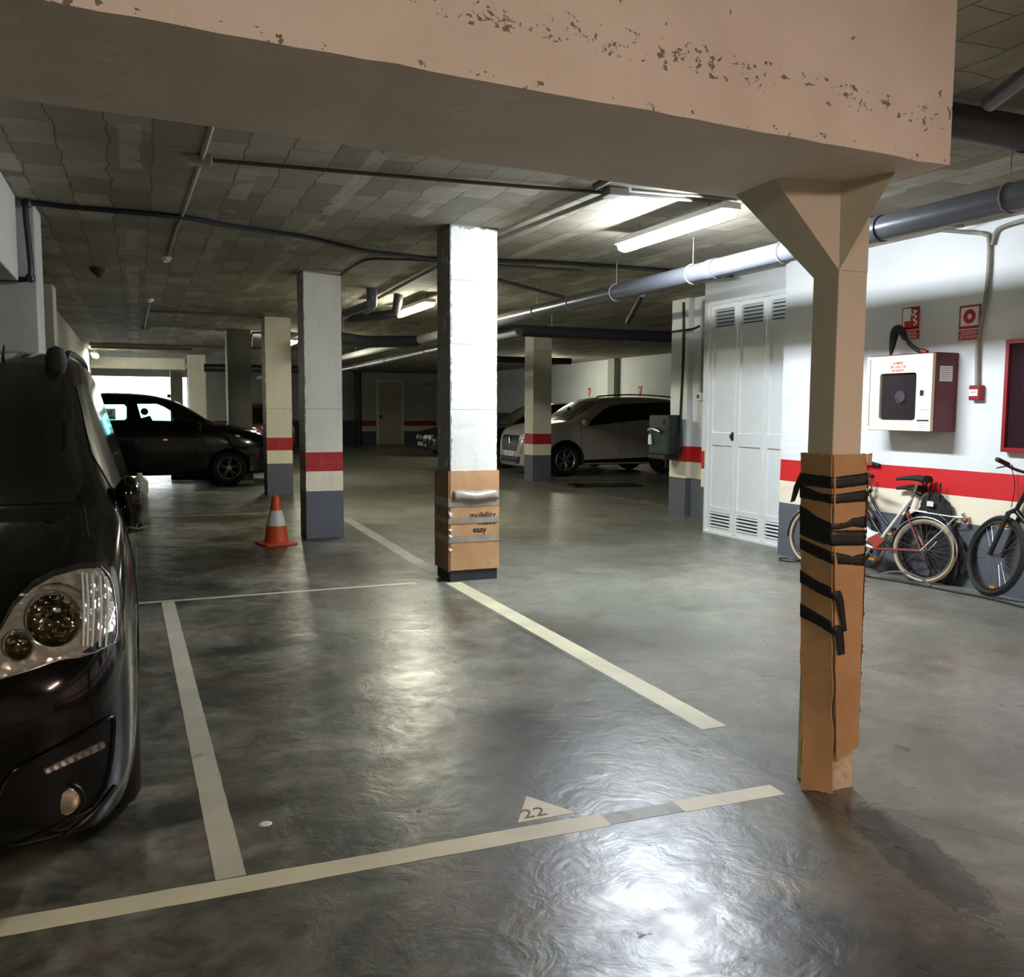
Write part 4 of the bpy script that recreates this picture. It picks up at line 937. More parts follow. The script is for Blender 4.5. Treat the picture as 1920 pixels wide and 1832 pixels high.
# ------------------------------------------------------------ bicycles
def wheel(root, c, r, tyre, rimm, rot=None, name='wheel', tr=.018, fender=None, reflectors=False):
    w = MB(); w.lathe([(r - 2 * tr, -.006), (r - tr, -tr), (r, 0), (r - tr, tr), (r - 2 * tr, .006)], n=44, axis='y', closed=True)
    o = w.build(name, tyre, root, smooth=True); o.location = c
    if rot: o.rotation_euler = rot
    w = MB(); w.lathe([(r - 2 * tr + .004, -.011), (r - 2 * tr - .012, -.012), (r - 2 * tr - .016, 0), (r - 2 * tr - .012, .012), (r - 2 * tr + .004, .011)], n=44, axis='y', closed=True); w.build('rim', rimm, o, smooth=True)
    w = MB()
    for i in range(28):
        a_ = 2 * math.pi * i / 28; b_ = a_ + (.5 if i % 2 else -.5); s_ = .025 if i % 4 < 2 else -.025
        w.tube([(.018 * math.cos(b_), s_, .018 * math.sin(b_)), ((r - .045) * math.cos(a_), 0, (r - .045) * math.sin(a_))], .0011, 4)
    o2 = w.build('spokes', M_alu, o); w = MB(); w.tube([(0, -.05, 0), (0, .05, 0)], .012, 10); w.tube([(0, -.032, 0), (0, .032, 0)], .018, 10); w.build('hub', M_chrome, o, smooth=True)
    if reflectors:
        for a_ in (100, 262):
            w = MB(); w.box((.62 * r * math.cos(R(a_)) * 1.15, 0, .70 * r * math.sin(R(a_)) * 1.1), (.06, .012, .022)); w.build('reflector', M_amber, o, bevel=.003)
    return o
def bicycle(name, loc, rz, lean, label, r, wb, frame, tyre, rimm, seat, kind='city', fendm=None, seat_z=.9, bar_z=.98, second=None, steer=0, lay=.16):
    b = empty(name, loc, (R(lean), 0, R(rz)), label, 'bicycle', 'bicycles along the right wall')
    bb = (wb * .43, 0, r - .04); st = (wb * .43 - lay, 0, seat_z - .16); hd_t = (wb - .20, 0, bar_z - .12); hd_b = (wb - .12, 0, r * 2 + .05)
    rear = (0, 0, r); fr = (wb, 0, r)
    w = MB()
    if kind == 'city':
        w.tube(catmull([hd_b, (wb * .72, 0, r * 1.5), (wb * .55, 0, r * 1.02), bb], 5), .016, 10)
        w.tube(catmull([(hd_t[0] + .02, 0, hd_t[2] - .04), (wb * .68, 0, r * 1.9), (wb * .50, 0, r * 1.45), (wb * .40, 0, r * 1.35)], 5), .013, 10)
    else:
        w.tube([hd_b, bb], .022, 10); w.tube([(hd_t[0] + .02, 0, hd_t[2] - .05), (st[0] + .02, 0, st[2] - .1)], .018, 10)
    w.tube([hd_t, hd_b], .019, 10); w.tube([bb, st], .015, 10)
    w.build('frame', frame, b, smooth=True)
    for s_ in (-1, 1):
        w = MB(); w.tube([(bb[0], s_ * .02, bb[2]), (0, s_ * .055, r)], .009, 8); w.build('chain_stay', second or frame, b, smooth=True)
        w = MB(); w.tube([(st[0] + .04, s_ * .02, st[2] - .12), (0, s_ * .055, r)], .008, 8); w.build('seat_stay', second or frame, b, smooth=True)
    fk = empty('fork_pivot', (0, 0, 0)); bpy.data.objects.remove(fk)
    sM = Matrix.Translation(Vector(hd_b)) @ Matrix.Rotation(R(steer), 4, (Vector(hd_t) - Vector(hd_b)).normalized()) @ Matrix.Translation(-Vector(hd_b))
    w = MB(); rf = .012 if kind == 'city' else .020
    for s_ in (-1, 1): w.tube([(hd_b[0], s_ * .01, hd_b[2]), (hd_b[0] + .01, s_ * .055, hd_b[2] - .03), (fr[0], s_ * .058, r)], rf, 8)
    fo = w.build('fork', frame if kind == 'city' else M_black, b, smooth=True); fo.matrix_local = sM
    wf = wheel(b, fr, r, tyre, rimm, tr=.018 if kind == 'city' else .026, reflectors=kind != 'city'); wf.matrix_local = sM @ Matrix.Translation(Vector(fr))
    wheel(b, rear, r, tyre, rimm, tr=.018 if kind == 'city' else .026)
    if fendm:
        for cx, a0, a1 in ((0, 15, 190), (wb, -5, 150)):
            w = MB(); P = arc((cx, 0, r), r + .018, a0, a1, 20, 'xz'); vs = []; fs = []
            for i, p in enumerate(P):
                d = (Vector(p) - Vector((cx, 0, r))).normalized()
                for y, q in ((-.03, -.010), (-.018, .0), (.018, .0), (.03, -.010)): vs.append(tuple(Vector((p[0], y, p[2])) + d * q))
            for i in range(len(P) - 1):
                for j in range(3): fs.append((4 * i + j, 4 * i + j + 1, 4 * i + 5 + j, 4 * i + 4 + j))
            o = w.add(vs, fs).build('mudguard', fendm, b, smooth=True); o.modifiers.new('th', 'SOLIDIFY').thickness = .002
            if cx: o.matrix_local = sM
    w = MB(); w.tube([st, (st[0] - .04, 0, seat_z - .02)], .013, 10); w.build('seat_post', M_chrome, b, smooth=True)
    w = MB(); vs = []; fs = []; NN = 12
    for i in range(NN + 1):
        t = i / NN; x = st[0] + .16 - .29 * t; hw = .016 + .075 * max(0, (t - .35) / .65) ** 1.2 if t > .35 else .016 + .006 * t; z = seat_z + .018 * math.sin(t * 3.2) + .02 * t * t
        for (yy, zz) in ((-1, -.02), (-1, .0), (-.6, .018), (0, .022), (.6, .018), (1, 0), (1, -.02), (0, -.035)): vs.append((x - (.02 if t == 1 else 0) * 0, yy * hw, z + zz * (.5 + .7 * t)))
    for i in range(NN):
        for j in range(8): fs.append((8 * i + j, 8 * i + (j + 1) % 8, 8 * i + 8 + (j + 1) % 8, 8 * i + 8 + j))
    fs += [tuple(range(8)), tuple(8 * NN + j for j in range(7, -1, -1))]
    sd = w.add(vs, fs).build('saddle', seat, b, smooth=True)
    w = MB(); w.tube([(st[0] - .1, -.05, seat_z - .02), (st[0] - .11, 0, seat_z - .05), (st[0] - .1, .05, seat_z - .02)], .008, 8); w.build('saddle_spring', M_black, sd, smooth=True)
    # handlebar
    tz = Vector(hd_t)
    w = MB()
    if kind == 'city':
        w.tube([tz, (tz.x - .01, 0, bar_z)], .012, 8)
        w.tube(catmull([(tz.x - .24, .26, bar_z + .02), (tz.x - .10, .25, bar_z + .05), (tz.x + .05, .12, bar_z + .03), (tz.x + .07, 0, bar_z), (tz.x + .05, -.12, bar_z + .03), (tz.x - .10, -.25, bar_z + .05), (tz.x - .24, -.26, bar_z + .02)], 5), .011, 10)
        G = [((tz.x - .14, s_ * .255, bar_z + .045), (tz.x - .26, s_ * .262, bar_z + .015)) for s_ in (1, -1)]
    else:
        w.tube([tz, (tz.x + .03, 0, bar_z)], .016, 8); w.tube(catmull([(tz.x + .0, .31, bar_z + .04), (tz.x + .04, .14, bar_z + .01), (tz.x + .05, 0, bar_z), (tz.x + .04, -.14, bar_z + .01), (tz.x, -.31, bar_z + .04)], 5), .012, 10)
        G = [((tz.x + .02, s_ * .20, bar_z + .03), (tz.x - .01, s_ * .33, bar_z + .045)) for s_ in (1, -1)]
    hb = w.build('handlebar', M_chrome if kind == 'city' else M_black, b, smooth=True); hb.matrix_local = sM
    for (p, q) in G:
        w = MB(); w.tube([p, q], [.017, .019], 10); w.build('grip', M_rubber, hb, smooth=True)
        w = MB(); p = Vector(p); w.tube(catmull([p + Vector((.02, -.02 * (1 if p.y > 0 else -1), -.01)), p + Vector((.06, .02 * (1 if p.y > 0 else -1), -.03)), p + Vector((.03, .07 * (1 if p.y > 0 else -1), -.045))], 4), .005, 6); w.build('brake_lever', M_black, hb, smooth=True)
    w = MB(); w.tube(catmull([(tz.x + .03, .12, bar_z + .0), (tz.x + .13, .06, bar_z + .05), (tz.x + .12, .0, bar_z - .1), (hd_b[0] + .03, .02, hd_b[2] + .02)], 6), .003, 6); w.build('brake_cable', M_cable, b, smooth=True)
    # crank
    for s_ in (-1, 1):
        an = R(-60 if s_ > 0 else 120); ex = (bb[0] + .165 * math.cos(an), s_ * .07, bb[2] + .165 * math.sin(an))
        w = MB(); w.tube([(bb[0], s_ * .03, bb[2]), (bb[0], s_ * .07, bb[2]), ex], .009, 8); cr_ = w.build('crank', M_chrome, b, smooth=True)
        w = MB(); w.box((ex[0], ex[1] + s_ * .05, ex[2]), (.075, .085, .022)); w.build('pedal', M_amber if kind == 'city' else M_black, cr_, bevel=.004)
    w = MB(); w.lathe([(.075, -.002), (.09, -.002), (.09, .002), (.075, .002)], (bb[0], -.045, bb[2]), 'y', 32, closed=True)
    for i in range(4): w.tube([(bb[0], -.045, bb[2]), (bb[0] + .08 * math.cos(i * 1.57), -.045, bb[2] + .08 * math.sin(i * 1.57))], .006, 6)
    w.build('chainring', M_alu, b)
    return b, dict(bb=bb, st=st, hd_t=hd_t, hd_b=hd_b)
M_frw = simple('pale_frame_paint', (206, 200, 190), .3); M_frr = simple('faded_red_paint', (124, 52, 44), .4); M_frb = simple('black_frame_paint', (22, 22, 24), .3)
b1, k1 = bicycle('bicycle', (6.33, 5.80, 0), 105.5, 5, 'old pale and red city bicycle with cream tyres and rear rack beside the cardboard post', .285, 1.09, M_frw, M_tyrec, M_chrome, M_rubber, 'city', M_alu, .90, 1.0, M_frr, lay=.32)
w = MB()
for s_ in (-1, 1):
    w.tube([(.14, s_ * .05, .63), (-.30, s_ * .055, .605)], .005, 8)
for i in range(4): w.tube([(.10 - .11 * i, -.05, .627 - .007 * i), (.10 - .11 * i, .05, .627 - .007 * i)], .004, 6)
w.tube([(-.30, -.055, .605), (-.32, 0, .60), (-.30, .055, .605)], .006, 8)
rk = w.build('rear_rack', M_frw, b1, smooth=True)
for s_ in (-1, 1):
    w = MB(); w.tube([(-.27, s_ * .055, .60), (0, s_ * .07, .285)], .005, 8); w.build('rack_stay', M_frw, rk, smooth=True)
w = MB(); w.lathe([(.001, -.012), (.022, -.01), (.024, .01), (.001, .014)], (-.335, 0, .585), 'x', 16); w.build('rear_lamp', M_red, b1, smooth=True)
w = MB(); w.tube([(-.31, 0, .57), (-.33, 0, .61), (-.31, 0, .64)], .02, 8); w.build('lamp_bracket', M_chrome, b1, smooth=True)
w = MB(); w.prism([(.43, .36), (.62, .50), (.70, .44), (.55, .30)], 'y', .012, .03); w.build('white_panel', M_white, b1, bevel=.004)
w = MB(); w.prism([(.36, .33), (.43, .39), (.53, .33), (.44, .24)], 'y', .012, .032); w.build('red_panel', simple('brick_red_plastic', (150, 60, 46), .4), b1, bevel=.004)
b2, k2 = bicycle('bicycle', (6.40, 4.07, 0), 90, 6, 'black mountain bicycle at the right edge, front wheel and handlebar in view', .335, 1.08, M_frb, M_rubber, M_black, M_rubber, 'mtb', None, .92, 1.03, steer=-14)
b3, k3 = bicycle('bicycle', (6.42, 5.86, 0), 91, 3, 'black bicycle leaning behind the old pale city bicycle', .31, .88, M_frb, M_rubber, M_black, M_rubber, 'city', M_frb, .80, .88)
# bag hanging on the black bicycle
w = MB(); vs = []; fs = []; nu, nv = 22, 14
for i in range(nv + 1):
    ph = math.pi * i / nv
    for j in range(nu):
        th = 2 * math.pi * j / nu; d = Vector((math.sin(ph) * math.cos(th), math.sin(ph) * math.sin(th), math.cos(ph)))
        k = 1 + .4 * mnoise.noise(d * 2.6); sq = lambda q, e: (abs(q) ** e) * (1 if q > 0 else -1)
        vs.append((.038 * sq(d.x, .9) * k, .17 * d.y * k, .19 * d.z * k))
for i in range(nv):
    for j in range(nu): fs.append((i * nu + j, i * nu + (j + 1) % nu, (i + 1) * nu + (j + 1) % nu, (i + 1) * nu + j))
bg = empty('backpack', (6.455, 5.80, .58), (R(0), R(3), 0), 'black fabric bag slung behind the saddle of the old pale city bicycle', 'bag')
w.add(vs, fs).build('bag_body', M_bag, bg, smooth=True)
for dy in (-.06, .06):
    w = MB(); w.tube([(-.03, dy, .15), (-.015, dy * .8, .30)], .008, 6); w.build('strap', M_bag, bg, smooth=True)
w = MB(); w.bb((-.064, -.03, .09), (-.056, .04, .135)); w.build('white_patch', M_refl, bg, bevel=.003)
bb2 = empty('rubbish_bag', (6.465, 5.68, .0), label='black bag slumped on the floor behind the rear wheel of the pale bicycle', cat='bag')
w = MB(); vs = []; fs = []
for i in range(nv + 1):
    ph = math.pi * i / nv
    for j in range(nu):
        th = 2 * math.pi * j / nu; d = Vector((math.sin(ph) * math.cos(th), math.sin(ph) * math.sin(th), math.cos(ph))); k = 1 + .35 * mnoise.noise(d * 3 + Vector((4, 4, 4)))
        vs.append((.040 * d.x * k, .20 * d.y * k, .01 + max(0, .23 + .24 * d.z * k)))
for i in range(nv):
    for j in range(nu): fs.append((i * nu + j, i * nu + (j + 1) % nu, (i + 1) * nu + (j + 1) % nu, (i + 1) * nu + j))
w.add(vs, fs).build('bag_body', M_bag, bb2, smooth=True); w = MB(); w.tube([(0, 0, .40), (0, .02, .52)], [.035, .012], 8); w.build('bag_neck', M_bag, bb2, smooth=True)
def cable(name, pts, r, mat, label, cat='cable', k=8, n=8, closed=False):
    return top(MB().tube(catmull(pts, k), r, n, closed=closed).build(name, mat, smooth=True), label, cat)
cable('bicycle_lock_cable', [(6.12, 7.02, .05), (5.98, 7.05, .012), (5.92, 7.18, .012), (6.0, 7.26, .012), (6.10, 7.18, .012), (6.05, 7.02, .012), (6.14, 6.85, .012)], .006, M_cable, 'thin black cable looped on the floor by the front wheel of the pale bicycle')
cable('bicycle_lock_cable', [(6.1, 6.6, .01), (6.08, 6.2, .01), (6.16, 5.9, .01), (6.22, 5.5, .01), (6.27, 5.1, .01), (6.24, 4.6, .01), (6.3, 4.0, .01)], .008, M_cable, 'long black cable lying on the floor under the bicycle wheels')
cable('bent_metal_strip', [(6.20, 6.18, .02), (6.22, 6.02, .07), (6.22, 5.88, .085), (6.21, 5.7, .07), (6.2, 5.58, .02)], .010, M_alu, 'bent silvery metal strip lying under the rear wheel of the pale bicycle', 'metal strip')

# ------------------------------------------------------------ right wall fittings
def wt(u, v, x=WX): q = atx(u, v, x); return q.y, q.z
hc = empty('hose_cabinet', (6.38, 6.03, 1.67), (0, 0, 0), 'red fire hose cabinet with cream door mounted on the right wall', 'fire hose cabinet')
w = MB(); w.bb((-.12, -.35, -.34), (.135, .40, .335)); w.build('cabinet_box', M_redd, hc, bevel=.006)
W_ = rrect(-.18, -.245, .235, .17, .03, 5); OUT = [(-.345, -.335), (.395, -.335), (.395, .325), (-.345, .325)]
w = MB(); # door with opening
def framed(w, out, inn, x0, x1, mi=0):
    # rectangular plate with a rounded opening: bridge by angle matching
    n = len(inn); cx_ = sum(p[0] for p in inn) / n; cy_ = sum(p[1] for p in inn) / n
    def outp(p):
        dx, dy = p[0] - cx_, p[1] - cy_; ts = []
        for (lo, hi, d, c) in ((out[0][0], out[1][0], dx, cx_), (out[0][1], out[2][1], dy, cy_)):
            if d > 1e-6: ts.append((hi - c) / d)
            elif d < -1e-6: ts.append((lo - c) / d)
        t = min(ts); return (cx_ + dx * t, cy_ + dy * t)
    pts = []
    for p in inn: pts.append((p, outp(p)))
    full = []
    for i in range(n):
        full.append(pts[i]); a_, b_ = pts[i][1], pts[(i + 1) % n][1]
        for cnr in out:
            if (abs(a_[0] - cnr[0]) < 1e-6 and abs(b_[1] - cnr[1]) < 1e-6 or abs(a_[1] - cnr[1]) < 1e-6 and abs(b_[0] - cnr[0]) < 1e-6) and a_ != b_ and (abs(a_[0] - b_[0]) > 1e-6 and abs(a_[1] - b_[1]) > 1e-6):
                full.append((((pts[i][0][0] + pts[(i + 1) % n][0][0]) / 2, (pts[i][0][1] + pts[(i + 1) % n][0][1]) / 2), cnr))
    m = len(full); vs = []
    for x in (x0, x1):
        for (a_, b_) in full: vs += [(x, a_[0], a_[1]), (x, b_[0], b_[1])]
    fs = []
    for i in range(m):
        j = (i + 1) % m; o = 2 * m
        fs += [(2 * i, 2 * i + 1, 2 * j + 1, 2 * j), (o + 2 * i, o + 2 * j, o + 2 * j + 1, o + 2 * i + 1), (2 * i, 2 * j, o + 2 * j, o + 2 * i), (2 * i + 1, o + 2 * i + 1, o + 2 * j + 1, 2 * j + 1)]
    return w.add(vs, fs, mi)
framed(w, OUT, W_, -.155, -.122); dd = w.build('cabinet_door', M_cream, hc)
framed(MB(), OUT, W_, 0, 0)
w = MB(); w.prism(rrect(-.185, -.25, .24, .175, .032, 5), 'x', -.146, -.142); w.build('door_glass', M_smoke, dd)
w = MB(); w.prism(rrect(-.19, -.255, .245, .18, .03, 5), 'x', -.1215, -.1205); w.build('dark_interior', simple('cabinet_inside', (38, 30, 34), .6), dd)
w = MB(); w.lathe([(.001, -.136), (.035, -.137), (.055, -.134), (.057, -.124)], (0, .02, -.04), 'x', 28); w.build('hose_reel_hub', simple('grey_hub', (92, 88, 90), .5, var=.5, scale=40), dd, smooth=True)
w = MB(); w.bb((-.162, -.275, -.04), (-.154, -.215, .02)); lt = w.build('latch_plate', M_plate, dd, bevel=.003)
w = MB(); w.bb((-.166, -.268, -.032), (-.160, -.232, .015)); w.build('latch_recess', M_black, lt)
for i, tx in enumerate(('ROMPER', 'EN CASO DE', 'INCENDIO')):
    text_mesh('warning_text', tx, .030, M_redink, dd, (-.1556, .03, .255 - .032 * i), (0, -1, 0), (0, 0, 1), bold=.0006)
w = MB(); w.bb((-.1575, -.335, -.335), (-.154, -.20, -.235)); lb = w.build('paper_label', M_plate, dd)
w = MB(); w.bb((-.159, -.33, -.252), (-.1573, -.205, -.238)); w.build('black_header', M_ink, lb)
w = MB()
for i in range(3): w.bb((-.1585, -.32, -.27 - .018 * i), (-.1575, -.22, -.267 - .018 * i))
w.build('label_print', simple('grey_print', (90, 100, 104), .7), lb)
w = MB(); w.bb((-.1575, -.31, -.155), (-.1553, -.23, -.15)); w.build('label_mark', M_steel, dd)
w = MB(); w.bb((-.075, -.352, .09), (.07, -.3495, .22)); sl = w.build('inspection_sheet', M_plate, hc)
w = MB()
for i in range(6): w.bb((-.06, -.3535, .20 - .018 * i), (.055, -.3518, .203 - .018 * i))
w.build('sheet_print', simple('grey_print', (90, 100, 104), .7), sl)
w = MB(); w.tube([(-.155, .352, -.30), (-.155, .352, .30)], .006, 6); w.build('hinge', M_steel, dd)
# dark folded saddle like object on the cabinet
so = empty('bicycle_saddle', (6.33, 6.05, 1.965), (0, 0, 0), 'black curved rubbery object propped like a peak on top of the red hose cabinet', 'saddle')
w = MB()
pk = [(6.33, *wt(u, v, 6.33)) for u, v in ((1671, 655), (1674, 635), (1678, 616), (1684, 609), (1691, 613), (1698, 625), (1708, 638), (1722, 648), (1733, 650))]
pk = [(p[0] - 6.33, p[1] - 6.05, p[2] - 2.005) for p in pk]
vs = []; C_ = catmull(pk, 5); rr = [.012 + .030 * math.sin(math.pi * min(1, (i / len(C_)) * 1.5)) ** .8 if i / len(C_) < .66 else .020 for i in range(len(C_))]
w.tube(C_, rr, 12); w.build('saddle_shell', M_rubber, so, smooth=True)
w = MB(); w.tube([C_[-3], C_[-1] + Vector((0, -.035, -.012))], [.026, .018], 12); w.build('red_tip', M_red, so, smooth=True)
w = MB(); w.tube([C_[2] + Vector((0, 0, -.0)), C_[0] + Vector((0, .006, -.012))], .013, 10); w.build('red_foot', M_red, so, smooth=True)

def sign(name, u0, v0, u1, v1, label, x=WX - .004):
    ya, za = wt(u0, v0); yb, zb = wt(u1, v1); return empty(name, (x, (ya + yb) / 2, (za + zb) / 2), (0, 0, 0), label, 'sign')
s1 = sign('fire_hose_sign', 1693, 576, 1724, 637, 'red and white fire hose sign above the hose cabinet')
w = MB(); w.bb((0, -.10, -.055), (-.003, .10, .145)); w.build('sign_plate', M_plate, s1)
w = MB(); w.bb((-.003, -.10, .135), (-.0045, .10, .145)); w.bb((-.003, -.10, -.055), (-.0045, .10, -.04)); w.bb((-.003, .092, -.05), (-.0045, .10, .14)); w.bb((-.003, -.10, -.05), (-.0045, .0, .14)); w.bb((-.003, .0, -.05), (-.0045, .07, .02)); w.build('red_print', M_redink, s1)
w = MB()
w.tube(catmull([(-.006, -.03, .11), (-.006, -.07, .10), (-.006, -.03, .075), (-.006, -.075, .055), (-.006, -.035, .03), (-.006, -.075, .005), (-.006, -.045, -.02)], 4), .0075, 6); w.tube([(-.006, .0, .12), (-.006, -.02, .06)], .007, 6); w.build('hose_pictogram', M_plate, s1)
w = MB(); w.bb((0, -.10, -.145), (-.003, .10, -.065)); pl = w.build('text_plate', M_redink, s1); w = MB(); w.bb((-.003, -.09, -.103), (-.0042, .09, -.100)); w.build('plate_rule', M_plate, pl)
text_mesh('sign_text', 'BOCA DE', .032, M_plate, pl, (-.0042, 0, -.085), (0, -1, 0), (0, 0, 1)); text_mesh('sign_text', 'INCENDIO', .032, M_plate, pl, (-.0042, 0, -.125), (0, -1, 0), (0, 0, 1))
s2 = sign('fire_alarm_sign', 1801, 573, 1837, 637, 'red alarm push button sign with a ring, beside the vertical conduit')
w = MB(); w.bb((0, -.105, -.05), (-.003, .105, .145)); w.build('sign_plate', M_redink, s2)
w = MB(); w.bb((-.003, -.088, -.028), (-.0042, .088, .128)); w.build('pale_field', M_plate, s2)
w = MB(); w.lathe([(.022, -.0042), (.022, -.0055), (.060, -.0055), (.060, -.0042)], (0, 0, .05), 'x', 36, closed=True); w.build('ring_pictogram', M_redink, s2)
w = MB(); w.bb((0, -.105, -.145), (-.003, .105, -.062)); pl = w.build('text_plate', M_redink, s2); w = MB(); w.bb((-.003, -.098, -.101), (-.0042, .098, -.098)); w.build('plate_rule', M_plate, pl)
text_mesh('sign_text', 'PULSADOR', .032, M_plate, pl, (-.0042, 0, -.082), (0, -1, 0), (0, 0, 1)); text_mesh('sign_text', 'DE ALARMA', .032, M_plate, pl, (-.0042, 0, -.122), (0, -1, 0), (0, 0, 1))
ya, za = wt(1836, 736)
cpt = empty('alarm_call_point', (WX, ya, za), label='small red fire alarm call point at the foot of the conduit on the right wall', cat='alarm button')
w = MB(); w.bb((-.06, -.055, -.065), (0, .055, .06)); w.build('call_point_box', M_red, cpt, bevel=.008)
w = MB(); w.bb((-.066, -.038, -.03), (-.058, .045, .025)); cf = w.build('white_front', M_plate, cpt, bevel=.002); text_mesh('button_text', 'FUEGO', .018, M_ink, cf, (-.0665, .003, 0), (0, -1, 0), (0, 0, 1))
def conduit(pts, r, label, mat=M_cond, k=4, cat='conduit', name='conduit'): return cable(name, pts, r, mat, label, cat, k, 10)
y_ = 5.415
conduit([(6.49, ya, za + .055), (6.49, ya + .01, za + .4), (6.49, y_, 2.5), (6.49, y_, 2.88), (6.48, y_ + .04, 2.955), (6.46, y_ + .14, 2.985), (6.3, y_ + .3, 3.02)], .017, 'grey conduit running down the right wall to the red call point')
conduit([(6.49, y_ - .03, 2.86), (6.49, y_ - .05, 2.94), (6.48, y_ - .11, 2.985), (6.45, y_ - .4, 3.0), (6.45, 4.4, 3.0)], .015, 'short grey conduit branching right near the ceiling of the right wall')
ya, za = wt(1890, 637, 6.45); yb, zb = wt(1886, 850, 6.45)
ec = empty('extinguisher_cabinet', (6.50, 4.85, 1.63), label='red framed dark glass cabinet cut by the right edge of the picture', cat='fire cabinet')
w = MB(); w.bb((-.05, -.42, -.45), (.02, .33, -.415)); w.bb((-.05, -.42, .415), (.02, .33, .45)); w.bb((-.05, .30, -.415), (.02, .33, .415)); w.bb((-.05, -.42, -.415), (.02, -.39, .415)); w.build('red_frame', M_red, ec)
w = MB(); w.bb((-.028, -.39, -.415), (-.02, .30, .415)); w.build('dark_pane', simple('dark_red_glass', (44, 22, 30), .12, coat=1.), ec)
for i, tx in enumerate(('ROMPER', 'EN CASO DE', 'INCENDIO', 'CRISTAL')): text_mesh('warning_text', tx, .05, simple('faded_red_print', (110, 24, 34), .6), ec, (-.0285, .17 - .02 * (i % 2), .16 - .055 * i), (0, -1, 0), (0, 0, 1), align='LEFT', bold=.001)

# ------------------------------------------------------------ pipes and conduits
def pipe(name, pts, r, mat, label, collars=(), hang=(), cat='pipe', k=1, n=20):
    e = empty(name, pts[0], label=label, cat=cat); P = [Vector(p) - Vector(pts[0]) for p in pts]
    MB().tube(catmull(P, k) if k > 1 else P, r, n).build('pipe_run', mat, e, smooth=True)
    for t in collars:
        a_, b_ = P[0].lerp(P[-1], t), (P[-1] - P[0]).normalized(); MB().tube([a_ - b_ * .06, a_ + b_ * .06], r * 1.1, n).build('collar', mat, e, smooth=True)
    for t in hang:
        a_ = P[0].lerp(P[-1], t); H = CEIL - pts[0][2]
        MB().tube([(a_.x, a_.y, a_.z + r), (a_.x, a_.y, H)], .004, 6).build('hanger_rod', M_steel, e)
        MB().tube(arc((a_.x, a_.y, a_.z), r + .006, 0, 360, 20, 'xz'), .006, 6).build('pipe_clamp', M_steel, e)
    return e
pipe('drain_pipe', [(4.68, -3, 2.73), (4.68, 12.6, 2.73)], .082, M_pvc, 'long fat grey drain pipe slung along the ceiling, white where the nearest lamp lights it', (.42, .50, .62, .8), (.435, .56, .64, .73, .86, .95))
pipe('drain_pipe', [(4.68, 12.5, 2.73), (4.62, 22, 2.73), (4.6, 37.8, 2.73)], .07, M_pvcw, 'silvery pipe continuing back between the middle pillar and the banded pillar', (), (.2, .4, .6))
pipe('drain_pipe', [(4.95, 11.6, 2.58), (4.95, 26, 2.50)], .06, M_pvc, 'lower shiny pipe running back beside the silvery pipe', (), (.1, .3, .5, .7))
pipe('drain_pipe', [(3.2, 3.39, 2.935), (6.5, 3.39, 2.93)], .085, M_pvcd, 'thick black pipe crossing beyond the right end of the big beam', (.12, .35), (.5,))
pipe('drain_pipe', [(3.70, 3.12, 2.93), (3.35, 2.3, 2.98), (3.2, 1.6, 3.0)], .04, M_pvc, 'small grey pipe joining the thick black pipe at the upper right')
pipe('drain_pipe', [(3.95, 3.55, 2.95), (4.0, 5.0, 2.96)], .045, M_pvc, 'grey pipe running back under the ceiling right of the beam end', (), (.2, .7))
conduit([(2.75, 1.9, 3.03), (2.80, 2.9, 3.03), (2.95, 5.6, 3.03)], .025, 'dark conduit on the ceiling at the upper right corner', M_condd)
pipe('service_duct', [(5.05, 12.9, 2.72), (7.35, 12.9, 2.72), (8.4, 12.9, 2.72)], .09, M_pvcd, 'dark duct crossing above the banded pillar and pale SUV', (), (.3, .7))
pipe('service_duct', [(7.7, 20.4, 2.72), (10.1, 20.4, 2.72)], .08, M_pvcd, 'second dark duct crossing farther back over the black car', (), (.5,))
pipe('service_duct', [(1.6, 24, 2.52), (4.4, 24, 2.52)], .10, M_pvcd, 'black duct seen behind the dark grey pillar on the left', (), (.5,))
pipe('drain_pipe', [(2.9, 14.6, 2.66), (3.55, 14.9, 2.62), (4.62, 15.5, 2.70)], .10, M_pvcd, 'fat black pipe branching over to the silvery pipe behind the lamp', (), (.15, .6))
pipe('drain_pipe', [(2.7, 12.3, 2.74), (3.05, 12.1, 2.76), (3.28, 12.0, 2.80), (3.32, 12.0, 2.95), (3.33, 12, 3.05)], .065, M_pvcd, 'black elbow pipe dropping from the ceiling left of the second lamp', cat='pipe')
pipe('drain_pipe', [(2.4, 12.6, 2.70), (2.78, 11.3, 2.82)], .055, M_pvc, 'short grey pipe stub with a capped end behind the banded pillar', (.95,), (.5,))
pipe('drain_pipe', [(2.86, 11.6, 3.06), (2.86, 11.6, 2.86), (2.80, 11.75, 2.80)], .07, M_pvc, 'grey bent pipe coming down from the ceiling behind the banded pillar', k=4)
pipe('drain_pipe', [(5.6, 9.4, 2.88), (6.2, 10.6, 2.86), (6.9, 12, 2.84)], .04, M_pvcd, 'thin dark pipe running over to the charger pier')
pipe('drain_pipe', [(3.5, 9.3, 2.96), (5.6, 11, 2.96)], .02, M_condd, 'thin slanting pipe on the ceiling right of the middle pillar')
pipe('drain_pipe', [(8.55, 37.2, 0), (8.55, 37.2, 3.05)], .16, M_pvcd, 'dark vertical pipe down the far wall left of the cream door')
top(MB().bb((5.6, 36.4, .0), (8.3, 37.6, 1.0)).bb((5.6, 36.4, 1.0), (8.3, 37.6, 1.02)).build('low_dark_plinth', simple('dark_plinth', (50, 52, 54), .7)), 'low dark block along the far wall behind the driving aisle', 'plinth')
